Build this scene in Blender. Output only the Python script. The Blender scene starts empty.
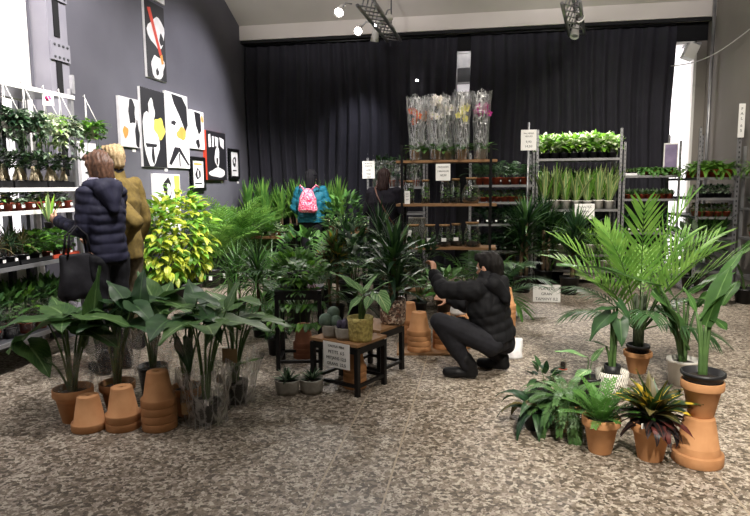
import bpy, bmesh, math, random
from mathutils import Vector, Matrix, Quaternion
sin, cos, pi = math.sin, math.cos, math.pi
R = math.radians
SC = bpy.context.scene
COL = SC.collection
rnd = random.Random(7)

# ------------------------------------------------------------------ camera
FPX, TH, PH, AR, HC = 604.0, R(9.79), R(6.8), R(0.5), 1.45
fw = Vector((-sin(TH)*cos(PH), cos(TH)*cos(PH), -sin(PH)))
r0 = Vector((cos(TH), sin(TH), 0)); u0 = r0.cross(fw)
rt = r0*cos(AR) - u0*sin(AR); up = u0*cos(AR) + r0*sin(AR)
def ray(px, py): return fw + rt*((px-375)/FPX) + up*((258-py)/FPX)
def at(px, py, Y):
    d = ray(px, py); t = Y/d.y; return Vector((d.x*t, Y, HC+d.z*t))
def atx(px, py, X):
    d = ray(px, py); t = X/d.x; return Vector((X, d.y*t, HC+d.z*t))
def fl(px, py, z=0.0):
    d = ray(px, py); t = (z-HC)/d.z; return Vector((d.x*t, d.y*t, z))
def mpp(p): return (Vector(p)-Vector((0, 0, HC))).dot(fw)/FPX   # metres per pixel there
cam_d = bpy.data.cameras.new('camera'); cam_d.sensor_width = 36; cam_d.lens = FPX/750*36
cam = bpy.data.objects.new('camera', cam_d); COL.objects.link(cam)
cam.matrix_world = Matrix(((rt.x, up.x, -fw.x, 0), (rt.y, up.y, -fw.y, 0), (rt.z, up.z, -fw.z, HC), (0, 0, 0, 1)))
cam_d.clip_start = 0.05; SC.camera = cam
SC.view_settings.view_transform = 'Standard'; SC.view_settings.look = 'None'
SC.view_settings.gamma = 1; SC.view_settings.exposure = 0; SC.view_settings.use_curve_mapping = False
SC.cycles.max_bounces = 8; SC.cycles.diffuse_bounces = 4; SC.cycles.glossy_bounces = 3
SC.cycles.transparent_max_bounces = 24; SC.cycles.transmission_bounces = 6
SC.cycles.caustics_reflective = False; SC.cycles.caustics_refractive = False
SC.cycles.sample_clamp_indirect = 3.0

# ------------------------------------------------------------------ materials
def srgb(h):
    if isinstance(h, str):
        h = h.lstrip('#'); c = [int(h[i:i+2], 16)/255 for i in (0, 2, 4)]
    else: c = [x/255 for x in h]
    return tuple(x/12.92 if x <= .04045 else ((x+.055)/1.055)**2.4 for x in c) + (1,)
MATS = {}
def newmat(name):
    m = bpy.data.materials.new(name); m.use_nodes = True; MATS[name] = m
    nt = m.node_tree; b = nt.nodes['Principled BSDF']; return m, nt, b
def nd(nt, t, **k):
    n = nt.nodes.new(t)
    for a, v in k.items():
        if a in n.inputs: n.inputs[a].default_value = v
        else: setattr(n, a, v)
    return n
def mixc(nt, fac, a, b):
    n = nt.nodes.new('ShaderNodeMix'); n.data_type = 'RGBA'
    for s, v in ((n.inputs[0], fac), (n.inputs[6], a), (n.inputs[7], b)):
        if hasattr(v, 'links'): nt.links.new(v, s)
        else: s.default_value = v
    return n.outputs[2]
def ramp(nt, src, p0, p1):
    n = nt.nodes.new('ShaderNodeMapRange'); n.inputs[1].default_value = p0; n.inputs[2].default_value = p1
    nt.links.new(src, n.inputs[0]); return n.outputs[0]
def objco(nt): return nt.nodes.new('ShaderNodeTexCoord').outputs['Object']
def plain(name, c, rough=.6, c2=None, scale=8, metal=0, bump=0, spec=.5, detail=3):
    m, nt, b = newmat(name)
    b.inputs['Roughness'].default_value = rough; b.inputs['Metallic'].default_value = metal
    b.inputs['Specular IOR Level'].default_value = spec
    c = srgb(c)
    nz = nd(nt, 'ShaderNodeTexNoise', Scale=scale, Detail=detail); nt.links.new(objco(nt), nz.inputs['Vector'])
    c2 = srgb(c2) if c2 else tuple(x*.82 for x in c[:3])+(1,)
    o = mixc(nt, ramp(nt, nz.outputs[0], .35, .65), c, c2); nt.links.new(o, b.inputs['Base Color'])
    if bump:
        bp = nd(nt, 'ShaderNodeBump', Strength=bump, Distance=.01); nt.links.new(nz.outputs[0], bp.inputs['Height']); nt.links.new(bp.outputs[0], b.inputs['Normal'])
    return m
def leafmat(name, c1, c2, mid=None, edge=None, rough=.42, trans=.22, bands=None, nscale=7, edge_at=.33, blotch=None, hue=0.25):
    m, nt, b = newmat(name)
    b.inputs['Roughness'].default_value = rough; b.inputs['Specular IOR Level'].default_value = .4
    tc = nt.nodes.new('ShaderNodeTexCoord')
    nz = nd(nt, 'ShaderNodeTexNoise', Scale=nscale, Detail=2); nt.links.new(tc.outputs['Object'], nz.inputs['Vector'])
    o = mixc(nt, ramp(nt, nz.outputs[0], .38, .62), srgb(c1), srgb(c2))
    sx = nt.nodes.new('ShaderNodeSeparateXYZ'); nt.links.new(tc.outputs['UV'], sx.inputs[0])
    ab = nd(nt, 'ShaderNodeMath', operation='SUBTRACT'); nt.links.new(sx.outputs[0], ab.inputs[0]); ab.inputs[1].default_value = .5
    aa = nd(nt, 'ShaderNodeMath', operation='ABSOLUTE'); nt.links.new(ab.outputs[0], aa.inputs[0])
    if bands:   # side veins: stripes slanting off the midrib
        s1 = nd(nt, 'ShaderNodeMath', operation='MULTIPLY_ADD'); nt.links.new(aa.outputs[0], s1.inputs[0]); s1.inputs[1].default_value = -1.0; nt.links.new(sx.outputs[1], s1.inputs[2])
        s2 = nd(nt, 'ShaderNodeMath', operation='MULTIPLY'); nt.links.new(s1.outputs[0], s2.inputs[0]); s2.inputs[1].default_value = bands[1]
        s3 = nd(nt, 'ShaderNodeMath', operation='SINE'); nt.links.new(s2.outputs[0], s3.inputs[0])
        o = mixc(nt, ramp(nt, s3.outputs[0], bands[2], bands[2]+.3), o, srgb(bands[0]))
    if blotch:
        n2 = nd(nt, 'ShaderNodeTexNoise', Scale=blotch[1], Detail=1); nt.links.new(tc.outputs['Object'], n2.inputs['Vector'])
        o = mixc(nt, ramp(nt, n2.outputs[0], blotch[2], blotch[2]+.06), o, srgb(blotch[0]))
    if edge: o = mixc(nt, ramp(nt, aa.outputs[0], edge_at, edge_at+.06), o, srgb(edge))
    if mid: o = mixc(nt, ramp(nt, aa.outputs[0], .045, .02), o, srgb(mid))
    nt.links.new(o, b.inputs['Base Color'])
    if trans:
        tr = nt.nodes.new('ShaderNodeBsdfTranslucent'); nt.links.new(o, tr.inputs[0])
        mx = nt.nodes.new('ShaderNodeMixShader'); mx.inputs[0].default_value = trans
        nt.links.new(b.outputs[0], mx.inputs[1]); nt.links.new(tr.outputs[0], mx.inputs[2])
        nt.links.new(mx.outputs[0], nt.nodes['Material Output'].inputs[0])
    return m
def clearmat(name, tint, base=.05, rim=.5, rough=.15, milky=0.0, crumple=0, crease_glint=0):
    """thin clear film or glass: see-through, with glints that grow towards the rim"""
    m, nt, b = newmat(name); nt.nodes.remove(b)
    t = nt.nodes.new('ShaderNodeBsdfTransparent'); t.inputs[0].default_value = srgb(tint)
    bp = None
    if crumple:
        nz = nd(nt, 'ShaderNodeTexNoise', Scale=24, Detail=3, Distortion=1.5); nt.links.new(objco(nt), nz.inputs['Vector'])
        bp = nd(nt, 'ShaderNodeBump', Strength=crumple, Distance=.02); nt.links.new(nz.outputs[0], bp.inputs['Height'])
    g = nt.nodes.new('ShaderNodeBsdfGlossy'); g.inputs['Roughness'].default_value = rough; g.inputs[0].default_value = (.9, .9, .9, 1)
    lw = nt.nodes.new('ShaderNodeLayerWeight'); lw.inputs[0].default_value = .35
    if bp: nt.links.new(bp.outputs[0], g.inputs['Normal']); nt.links.new(bp.outputs[0], lw.inputs['Normal'])
    mr = nt.nodes.new('ShaderNodeMapRange'); mr.inputs[3].default_value = base; mr.inputs[4].default_value = rim
    nt.links.new(lw.outputs['Facing'], mr.inputs[0])
    fac = mr.outputs[0]
    if crease_glint:      # crease lines with their glints put into the gloss pattern
        mp = nd(nt, 'ShaderNodeMapping'); mp.inputs['Scale'].default_value = (22, 22, 4.5); nt.links.new(objco(nt), mp.inputs[0])
        vo = nd(nt, 'ShaderNodeTexVoronoi', Scale=1.0, feature='DISTANCE_TO_EDGE'); nt.links.new(mp.outputs[0], vo.inputs['Vector'])
        cl = ramp(nt, vo.outputs['Distance'], .13, .0); ad = nd(nt, 'ShaderNodeMath', operation='MULTIPLY_ADD'); ad.use_clamp = True
        nt.links.new(cl, ad.inputs[0]); ad.inputs[1].default_value = crease_glint; nt.links.new(fac, ad.inputs[2]); fac = ad.outputs[0]
    mx = nt.nodes.new('ShaderNodeMixShader'); nt.links.new(fac, mx.inputs[0])
    nt.links.new(t.outputs[0], mx.inputs[1]); nt.links.new(g.outputs[0], mx.inputs[2]); out = mx.outputs[0]
    if milky:
        d = nt.nodes.new('ShaderNodeBsdfDiffuse'); d.inputs[0].default_value = (.8, .8, .82, 1)
        m2 = nt.nodes.new('ShaderNodeMixShader'); m2.inputs[0].default_value = milky
        nt.links.new(out, m2.inputs[1]); nt.links.new(d.outputs[0], m2.inputs[2]); out = m2.outputs[0]
    nt.links.new(out, nt.nodes['Material Output'].inputs[0]); return m
def emit(name, c, s):
    m, nt, b = newmat(name); b.inputs['Base Color'].default_value = srgb(c)
    b.inputs['Emission Color'].default_value = srgb(c); b.inputs['Emission Strength'].default_value = s; return m

plain('terracotta', '#c08c5f', .85, '#b07c50', 9, bump=.1)
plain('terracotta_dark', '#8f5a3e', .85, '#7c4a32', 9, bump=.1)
plain('soil', '#2a1f18', .95, '#17110d', 40, bump=.8)
plain('black_plastic', '#17171a', .45, '#101012', 6)
plain('red_plastic', '#b4472c', .5, '#9c3a25', 6)
plain('rust_plastic', '#9c4226', .5, '#83361f', 6)
plain('white_ceramic', '#e4e1da', .35, '#d8d4cc', 4)
plain('grey_felt', '#a9a59c', .9, '#8c887f', 14, bump=.5)
plain('yellow_pot', '#c4b56c', .75, '#8f8148', 45, bump=.6)
plain('steel', '#a8a8aa', .38, '#8f8f92', 5, metal=.7)
plain('dark_steel', '#4f5054', .45, '#434448', 5, metal=.4)
plain('black_metal', '#141416', .4, '#0e0e10', 5, metal=.3)
plain('wood', '#94704c', .65, '#7c5a3a', 3)
plain('cork', '#9a7752', .9, '#7c5c3c', 40)
plain('card', '#f2f1ee', .7, '#eceae6', 3)
plain('ink', '#1d1d20', .7); plain('pink_ink', '#d4357c', .6); plain('white_paint', '#e9e7e4', .6, '#dedbd7', 2)
plain("stem_green", '#4d6b35', .6, '#3a542a', 10); plain('stem_dark', '#39452b', .7, '#2b3622', 10)
plain('trunk', '#6d5a44', .9, '#53432f', 20, bump=.6); plain('root_pale', '#cbbd9f', .85, '#a09173', 18, bump=.4)
plain('cactus', '#5d7060', .8, '#4b5d50', 30); plain('cactus_purple', '#4a4356', .8, '#393347', 30)
plain('kraft', '#a98a62', .85); plain('rope', '#c9c2b4', .8)
leafmat('leaf_mid', '#4a6f36', '#345628', mid='#6d9052')
leafmat('leaf_dark', '#34532f', '#243f25', mid='#4a6a40')
leafmat('leaf_deep', '#1d3b22', '#13291a', mid='#2f5131')
leafmat('leaf_bright', '#6c9c38', '#4d812b', mid='#9cc060', trans=.3)
leafmat('leaf_palm', '#5c8a40', '#43712f', trans=.3)
leafmat('leaf_gold', '#d6d950', '#a9bf42', trans=.35, nscale=16, mid='#e6e78c')
leafmat('leaf_lime', '#93c043', '#6ba038', trans=.3)
leafmat('leaf_alocasia', '#4c6b36', '#35542d', mid='#748f5c', bands=('#58783f', 42, .8), rough=.5)
leafmat('leaf_areca', '#86b052', '#5f8f3c', trans=.35)
leafmat('leaf_snake', '#86a468', '#668852', edge='#d6d694', edge_at=.34, bands=None)
leafmat('leaf_white', '#eef2df', '#a9c37e', nscale=26, trans=.3, mid='#5f8d3d')
leafmat('leaf_silver', '#8d9f86', '#64795f', nscale=30)
leafmat('leaf_calathea', '#88ad72', '#6b9658', mid='#c0d69e', bands=('#4a7544', 34, .35))
leafmat('leaf_croton', '#2e4a22', '#1c2a1c', mid='#d8b63c', blotch=('#c2a432', 11, .57))
leafmat('leaf_croton_red', '#2a2322', '#17161a', mid='#6c3b30', blotch=('#5a2c28', 9, .58))
leafmat('leaf_bronze', '#5d5430', '#3a3d24', mid='#8a7a48')
leafmat('leaf_fern', '#50743d', '#38592e', trans=.2)
clearmat('film', '#fafafa', .02, .35, .25, .008, .9, .12)
clearmat('film_bright', '#f9fafa', .03, .45, .3, .012, .9, .34)
clearmat('glass', '#f3f6f3', .03, .75, .04)

# ------------------------------------------------------------------ mesh builder
class MB:
    def __init__(s): s.v = []; s.f = []; s.m = []; s.uv = []; s.mats = []; s.sm = []
    def mi(s, mat):
        if mat not in s.mats: s.mats.append(mat)
        return s.mats.index(mat)
    def add(s, vs, fs, mat, uv=None, smooth=True):
        o = len(s.v); k = s.mi(mat)
        s.v += [tuple(p) for p in vs]; s.uv += uv if uv else [(0, 0)]*len(vs)
        for f in fs: s.f.append(tuple(i+o for i in f)); s.m.append(k); s.sm.append(smooth)
    def box(s, c, d, mat, rz=0, M=None):
        x, y, z = d[0]/2, d[1]/2, d[2]/2; vs = []
        for sx, sy, sz in ((-1,-1,-1),(1,-1,-1),(1,1,-1),(-1,1,-1),(-1,-1,1),(1,-1,1),(1,1,1),(-1,1,1)):
            p = Vector((sx*x, sy*y, sz*z))
            if rz: p = Matrix.Rotation(rz, 3, 'Z') @ p
            if M: p = M @ p
            vs.append(p + Vector(c))
        s.add(vs, [(0,3,2,1),(4,5,6,7),(0,1,5,4),(1,2,6,5),(2,3,7,6),(3,0,4,7)], mat, smooth=False); return s
    def lathe(s, prof, mat, n=24, c=(0, 0, 0), wob=None, closed=False, flat=False):
        vs = []; fs = []
        for j, (r, z) in enumerate(prof):
            for i in range(n):
                a = 2*pi*i/n; rr = r*(1+(wob(a, j/(len(prof)-1)) if wob else 0))
                vs.append((c[0]+rr*cos(a), c[1]+rr*sin(a), c[2]+z))
        m = len(prof)
        for j in range(m if closed else m-1):
            j2 = (j+1) % m
            for i in range(n):
                i2 = (i+1) % n; fs.append((j*n+i, j*n+i2, j2*n+i2, j2*n+i))
        if not closed:
            if prof[0][0] > 1e-4: fs.append(tuple(reversed(range(n))))
            if prof[-1][0] > 1e-4: fs.append(tuple((m-1)*n+i for i in range(n)))
        s.add(vs, fs, mat, smooth=not flat); return s
    def shell(s, prof, mat, n=24, c=(0, 0, 0), wob=None):
        vs = []; fs = []
        for j, (r, z) in enumerate(prof):
            for i in range(n):
                a = 2*pi*i/n; rr = r*(1+(wob(a, j/(len(prof)-1)) if wob else 0))
                vs.append((c[0]+rr*cos(a), c[1]+rr*sin(a), c[2]+z))
        for j in range(len(prof)-1):
            for i in range(n):
                i2 = (i+1) % n; fs.append((j*n+i, j*n+i2, (j+1)*n+i2, (j+1)*n+i))
        s.add(vs, fs, mat); return s
    def tube(s, path, r, mat, n=6, cap=True):
        path = [Vector(p) for p in path]; m = len(path); vs = []; fs = []
        rr = r if callable(r) else (lambda t: r)
        nx = None
        for j, p in enumerate(path):
            t = (path[min(j+1, m-1)]-path[max(j-1, 0)]).normalized()
            if nx is None:
                nx = t.orthogonal().normalized()
            nx = (nx - t*nx.dot(t)).normalized(); ny = t.cross(nx); q = rr(j/(m-1))
            for i in range(n):
                a = 2*pi*i/n; vs.append(p + nx*(q*cos(a)) + ny*(q*sin(a)))
        for j in range(m-1):
            for i in range(n):
                i2 = (i+1) % n; fs.append((j*n+i, j*n+i2, (j+1)*n+i2, (j+1)*n+i))
        if cap: fs += [tuple(reversed(range(n))), tuple((m-1)*n+i for i in range(n))]
        s.add(vs, fs, mat); return s
    def ell(s, c, r, mat, n=12, M=None, fn=None):
        if not hasattr(r, '__len__'): r = (r, r, r)
        vs = []; fs = []; m = max(6, n//2+1)
        for j in range(m+1):
            ph = pi*j/m
            for i in range(n):
                a = 2*pi*i/n; k = fn(a, ph) if fn else 1
                p = Vector((r[0]*sin(ph)*cos(a)*k, r[1]*sin(ph)*sin(a)*k, -r[2]*cos(ph)*(k if fn else 1)))
                if M: p = M @ p
                vs.append(p+Vector(c))
        for j in range(m):
            for i in range(n):
                i2 = (i+1) % n; fs.append((j*n+i, j*n+i2, (j+1)*n+i2, (j+1)*n+i))
        s.add(vs, fs, mat); return s
    # --- one leaf blade along a drooping midrib; shape is a list of (u_edge, v_edge, u_mid)
    def blade(s, p, az, el, L, W, shape='lance', droop=.5, fold=.15, n=6, roll=0, mat='leaf_mid', bp=1.4, wav=0, wide=False, twist=0):
        pts = [Vector(p)]; tans = []; m = 12
        for i in range(m):
            t = (i+.5)/m; e = el - droop*t**bp
            T = Vector((cos(e)*cos(az), cos(e)*sin(az), sin(e))); tans.append(T); pts.append(pts[-1]+T*(L/m))
        def pos(u):
            if u <= 0: return pts[0]+tans[0]*(u*L), tans[0]
            x = min(u, .9999)*m; i = int(x); return pts[i].lerp(pts[i+1], x-i), tans[i]
        rows = SHAPES[shape](n) if shape in SHAPES else shape
        S0 = Vector((-sin(az), cos(az), 0)); vs = []; uv = []; fs = []
        cols = (-1, -.5, 0, .5, 1) if wide else (-1, 0, 1)
        for (ue, ve, um) in rows:
            for cx in cols:
                a = abs(cx); u = um + (ue-um)*a**1.6; q, T = pos(u); N = T.cross(S0).normalized()
                rr = roll + twist*max(u, 0); Sd = S0*cos(rr)+N*sin(rr); Nd = N*cos(rr)-S0*sin(rr)
                v = ve*W*cx; h = fold*abs(v)
                if wav: h += wav*W*a*sin(9*ue+2.2*cx)
                vs.append(q+Sd*v+Nd*h); uv.append((.5+.5*cx, min(max(u, 0), 1)))
        k = len(cols)
        for j in range(len(rows)-1):
            for i in range(k-1): fs.append((j*k+i, j*k+i+1, (j+1)*k+i+1, (j+1)*k+i))
        s.add(vs, fs, mat, uv); return pts
    def frond(s, p, az, el, L, droop, nl, ll, lw, mat='leaf_palm', stem='stem_green', bare=.25, ang=.9, vee=.35, sag=.5, sr=.006, bp=1.3, rng=rnd, lsegs=3, taper=.55):
        """pinnate leaf: a rachis with two ranks of leaflets"""
        m = 14; pts = [Vector(p)]; tans = []
        for i in range(m):
            t = (i+.5)/m; e = el-droop*t**bp
            T = Vector((cos(e)*cos(az), cos(e)*sin(az), sin(e))); tans.append(T); pts.append(pts[-1]+T*(L/m))
        S0 = Vector((-sin(az), cos(az), 0))
        s.tube(pts, lambda t: sr*(1-.8*t), stem, 4)
        for k in range(nl):
            u = bare+(1-bare)*(k+.5)/nl; x = u*m; i = min(int(x), m-1); q = pts[i].lerp(pts[i+1], x-i); T = tans[i]; N = T.cross(S0).normalized()
            w = (u-bare)/(1-bare); ln = ll*(sin(pi*min(.93, .16+.84*w*taper/.55*.62+.12)))*rng.uniform(.9, 1.05)
            for sd in (-1, 1):
                aa = ang*(1-.45*w)+rng.uniform(-.08, .08)
                D = (T*cos(aa)+(S0*sd*cos(vee)+N*sin(vee))*sin(aa)).normalized()
                s.strap(q, D, ln, lw, sag, mat, lsegs, N)
    def strap(s, q, D, ln, lw, sag, mat, n=3, N=Vector((0, 0, 1))):
        sd = D.cross(N).normalized(); vs = []; uv = []; fs = []
        for j in range(n+1):
            t = j/n; p = q+D*(ln*t)+Vector((0, 0, -sag*ln*t*t)); w = lw*(.35+1.3*t if t < .5 else 2*(1-t))*.5+.0004
            vs += [p-sd*w, p+sd*w]; uv += [(.2, t), (.8, t)]
        for j in range(n): fs.append((2*j, 2*j+1, 2*j+3, 2*j+2))
        s.add(vs, fs, mat, uv)
    def build(s, name, parent=None, loc=None, rz=0):
        me = bpy.data.meshes.new(name); me.from_pydata(s.v, [], s.f)
        for k in s.mats: me.materials.append(MATS[k])
        me.polygons.foreach_set('material_index', s.m); me.polygons.foreach_set('use_smooth', s.sm)
        if any(u != (0, 0) for u in s.uv):
            ul = me.uv_layers.new(name='UVMap'); flat = [0.0]*(2*len(me.loops)); vi = [0]*len(me.loops)
            me.loops.foreach_get('vertex_index', vi)
            for i, v in enumerate(vi): flat[2*i], flat[2*i+1] = s.uv[v]
            ul.data.foreach_set('uv', flat)
        me.update()
        o = bpy.data.objects.new(name, me); COL.objects.link(o)
        if parent: o.parent = parent
        if loc is not None: o.location = loc
        o.rotation_euler.z = rz
        return o
def _simple(fn):
    return lambda n: [(i/n, fn(i/n), i/n) for i in range(n+1)]
SHAPES = {
 'lance': _simple(lambda t: max(.02, sin(pi*min(1, .12+.88*t**.75)))*.5),
 'strap': _simple(lambda t: .5*min(1, .55+t*2)*(1 if t < .55 else max(.02, cos((t-.55)/.45*pi/2)**.8))),
 'sword': _simple(lambda t: .5*(.62+.6*t if t < .6 else max(.02, (1-t)/.4*.98))),
 'ovate': _simple(lambda t: max(.015, .5*sin(pi*t**.68)**.85) if 0 < t < 1 else .015),
 'paddle': _simple(lambda t: max(.02, .5*sin(pi*(.06+.94*t)**.85)**.6) if t < 1 else .02),
 'arrow': lambda n: [(-.30, .10, 0), (-.36, .24, .0), (-.22, .40, .04), (-.02, .485, .12), (.18, .46, .27), (.38, .37, .44), (.58, .26, .62), (.78, .135, .80), (.92, .045, .93), (1, .004, 1)],
 'heart': lambda n: [(-.04, .05, 0), (-.17, .26, .0), (-.05, .46, .06), (.14, .52, .2), (.36, .45, .4), (.58, .32, .6), (.78, .17, .79), (.93, .05, .93), (1, .004, 1)],
}

# ------------------------------------------------------------------ naming and tagging
def tag(o, label, cat, group=None, kind=None):
    if label: o['label'] = label
    if cat: o['category'] = cat
    if group: o['group'] = group
    if kind: o['kind'] = kind
    return o
def thing(name, label, cat, loc=(0, 0, 0), rz=0, group=None):
    o = bpy.data.objects.new(name, None); COL.objects.link(o); o.empty_display_size = .1
    o.location = loc; o.rotation_euler.z = rz; return tag(o, label, cat, group)
def struct(o): o['kind'] = 'structure'; return o
def dup(root, loc, rz=0, label=None, sc=1.0, group=None):
    r = root.copy(); COL.objects.link(r); r.location = loc; r.rotation_euler.z = rz; r.scale = (sc,)*3
    if label: r['label'] = label
    if group: r['group'] = group
    for ch in root.children:
        c = ch.copy(); COL.objects.link(c); c.parent = r
        for g in ch.children:
            d = g.copy(); COL.objects.link(d); d.parent = c
    return r
ORD = ['first', 'second', 'third', 'fourth', 'fifth', 'sixth', 'seventh', 'eighth', 'ninth', 'tenth', 'eleventh', 'twelfth', 'thirteenth', 'fourteenth', 'fifteenth', 'sixteenth', 'seventeenth', 'eighteenth']
# ================================================================== the room
XL, XR, YB, YF = -4.12, 3.52, 10.6, -4.2
CZ, CY, RS, RY = 4.21, 10.28, .45, 4.0        # ceiling springs at CZ over the back beam and climbs to a ridge
RZ = CZ+(CY-RY)*RS
def floor_mat():
    m, nt, b = newmat('terrazzo'); co = objco(nt)
    wn = nd(nt, 'ShaderNodeTexNoise', Scale=14, Detail=2); nt.links.new(co, wn.inputs['Vector'])
    va = nd(nt, 'ShaderNodeVectorMath', operation='MULTIPLY_ADD'); va.inputs[1].default_value = (.022,)*3
    nt.links.new(wn.outputs['Color'], va.inputs[0]); nt.links.new(co, va.inputs[2])
    v1 = nd(nt, 'ShaderNodeTexVoronoi', Scale=52); nt.links.new(va.outputs[0], v1.inputs['Vector'])
    v2 = nd(nt, 'ShaderNodeTexVoronoi', Scale=120); nt.links.new(va.outputs[0], v2.inputs['Vector'])
    s1 = nt.nodes.new('ShaderNodeSeparateColor'); nt.links.new(v1.outputs['Color'], s1.inputs[0])
    s2 = nt.nodes.new('ShaderNodeSeparateColor'); nt.links.new(v2.outputs['Color'], s2.inputs[0])
    cr = nt.nodes.new('ShaderNodeValToRGB'); cr.color_ramp.interpolation = 'CONSTANT'; e = cr.color_ramp.elements
    e[0].color = srgb('#4f463b'); e[0].position = 0; e[1].color = srgb('#7d7164'); e[1].position = .24
    for p, c in ((.44, '#a2968a'), (.66, '#b8ae9f'), (.9, '#8d8071')): x = e.new(p); x.color = srgb(c)
    nt.links.new(s1.outputs[0], cr.inputs[0])
    c2 = mixc(nt, ramp(nt, s2.outputs[0], .62, .8), cr.outputs[0], srgb('#6d6152'))
    pn = nd(nt, 'ShaderNodeTexNoise', Scale=.9, Detail=3); nt.links.new(co, pn.inputs['Vector'])
    mu = nt.nodes.new('ShaderNodeMix'); mu.data_type = 'RGBA'; mu.blend_type = 'MULTIPLY'; mu.inputs[0].default_value = .3
    nt.links.new(c2, mu.inputs[6]); nt.links.new(pn.outputs[0], mu.inputs[7]); out = mu.outputs[2]
    sx = nt.nodes.new('ShaderNodeSeparateXYZ'); nt.links.new(co, sx.inputs[0])
    for x0 in (fl(305, 513).x, fl(380, 513).x, fl(742, 505).x):     # screed joints
        d = nd(nt, 'ShaderNodeMath', operation='SUBTRACT'); nt.links.new(sx.outputs[0], d.inputs[0]); d.inputs[1].default_value = x0
        a = nd(nt, 'ShaderNodeMath', operation='ABSOLUTE'); nt.links.new(d.outputs[0], a.inputs[0])
        out = mixc(nt, ramp(nt, a.outputs[0], .006, .004), out, srgb('#978a78'))
    nt.links.new(out, b.inputs['Base Color']); b.inputs['Roughness'].default_value = .38; b.inputs['Specular IOR Level'].default_value = .35
    rn = ramp(nt, pn.outputs[0], .3, .7); mr = nt.nodes.new('ShaderNodeMapRange'); mr.inputs[3].default_value = .45; mr.inputs[4].default_value = .65
    nt.links.new(rn, mr.inputs[0]); nt.links.new(mr.outputs[0], b.inputs['Roughness'])
floor_mat()
plain('wall_grey', '#5f5e67', .75, '#595861', 2); plain('wall_beige', '#8a847d', .8, '#837d77', 1.5)
plain('ceiling_paint', '#c4bdb8', .85, '#bbb4af', 1.2); plain('black_paint', '#0e0e12', .9)
plain('curtain', '#201f29', .9, '#1b1a23', 5); plain('column_grey', '#8b8992', .5, '#807e88', 3); plain('pipe_white', '#d6d3d2', .45)
emit('daylight', '#fffafc', 1.6); emit('daylight_low', '#e9e4e8', .55); emit('lamp_glow', '#fff8f0', 40)

def slab(name, pts, d, mat):   # polygon pushed along d
    b = MB(); n = len(pts); d = Vector(d); a = [Vector(p) for p in pts]
    b.add(a+[p+d for p in a], [tuple(range(n)), tuple(reversed(range(n, 2*n)))]+[(i, i+n, (i+1) % n+n, (i+1) % n) for i in range(n)], mat, smooth=False)
    return struct(b.build(name))
struct(MB().box(((XL+XR)/2, (YB+YF)/2, -.1), (XR-XL+.8, YB-YF+.8, .2), 'terrazzo').build('floor'))
WY0, WY1, WZ1 = 1.6, atx(30, 40, XL).y, 4.6     # window strip in the left wall
slab('wall_left', [(XL, WY1, -.1), (XL, YB, -.1), (XL, YB, RZ+.3), (XL, WY1, RZ+.3)], (-.2, 0, 0), 'wall_grey')
slab('wall_left_front', [(XL, YF, -.1), (XL, WY0, -.1), (XL, WY0, RZ+.3), (XL, YF, RZ+.3)], (-.2, 0, 0), 'wall_grey')
slab('wall_left_head', [(XL, WY0, WZ1), (XL, WY1, WZ1), (XL, WY1, RZ+.3), (XL, WY0, RZ+.3)], (-.2, 0, 0), 'wall_grey')
slab('wall_right', [(XR, YF, -.1), (XR, YB, -.1), (XR, YB, RZ+.3), (XR, YF, RZ+.3)], (.2, 0, 0), 'wall_beige')
slab('wall_front', [(XL, YF, -.1), (XR, YF, -.1), (XR, YF, RZ+.3), (XL, YF, RZ+.3)], (0, -.2, 0), 'wall_beige')
slab('wall_back', [(XL-.2, YB, -.1), (2.96, YB, -.1), (2.96, YB, 4.6), (XL-.2, YB, 4.6)], (0, .2, 0), 'black_paint')
slab('wall_back_head', [(2.96, YB, 3.68), (XR+.2, YB, 3.68), (XR+.2, YB, 4.6), (2.96, YB, 4.6)], (0, .2, 0), 'black_paint')
slab('wall_back_side', [(3.37, YB, -.1), (XR+.2, YB, -.1), (XR+.2, YB, 3.68), (3.37, YB, 3.68)], (0, .2, 0), 'wall_beige')
slab('ceiling', [(XL-.2, CY, CZ), (XR+.2, CY, CZ), (XR+.2, RY, RZ), (XL-.2, RY, RZ)], (0, 0, .15), 'ceiling_paint')
slab('ceiling_front', [(XL-.2, RY, RZ), (XR+.2, RY, RZ), (XR+.2, YF-.2, RZ-2.6), (XL-.2, YF-.2, RZ-2.6)], (0, 0, .15), 'ceiling_paint')
b = MB(); b.box(((XL+XR)/2, (CY+YB)/2+.01, 4.12), (XR-XL, YB-CY+.02, .3), 'ceiling_paint'); struct(b.build('beam_back'))
b = MB(); b.box(((XL+XR)/2, CY+.06, 3.95), (XR-XL, .05, .05), 'black_paint'); struct(b.build('trim_1'))

# left window: white frame, bright panes, solid white lower panels
wroot = bpy.data.objects.new('window_1', None); COL.objects.link(wroot); wroot.location = (XL, WY0, 0); struct(wroot)
b = MB(); L = WY1-WY0
for y in (.05, .95, 1.9, 2.85, L-.05): b.box((-.08, y, WZ1/2), (.12, .1, WZ1), 'white_paint')
for z in (.05, 1.0, 1.95, WZ1-.05): b.box((-.08, L/2, z), (.1, L, .09), 'white_paint')
for y in (3.2, 3.42): b.box((-.06, y, .5+.75), (.06, .05, 2.3), 'dark_steel')
b.build('window_frame', wroot)
b = MB(); b.box((-.12, L/2, WZ1/2+.5), (.02, L, WZ1-1.0), 'daylight'); b.build('pane', wroot)
b = MB(); b.box((-.1, L/2, .5), (.05, L, 1.0), 'white_paint'); b.build('lower_panel', wroot)
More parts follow.
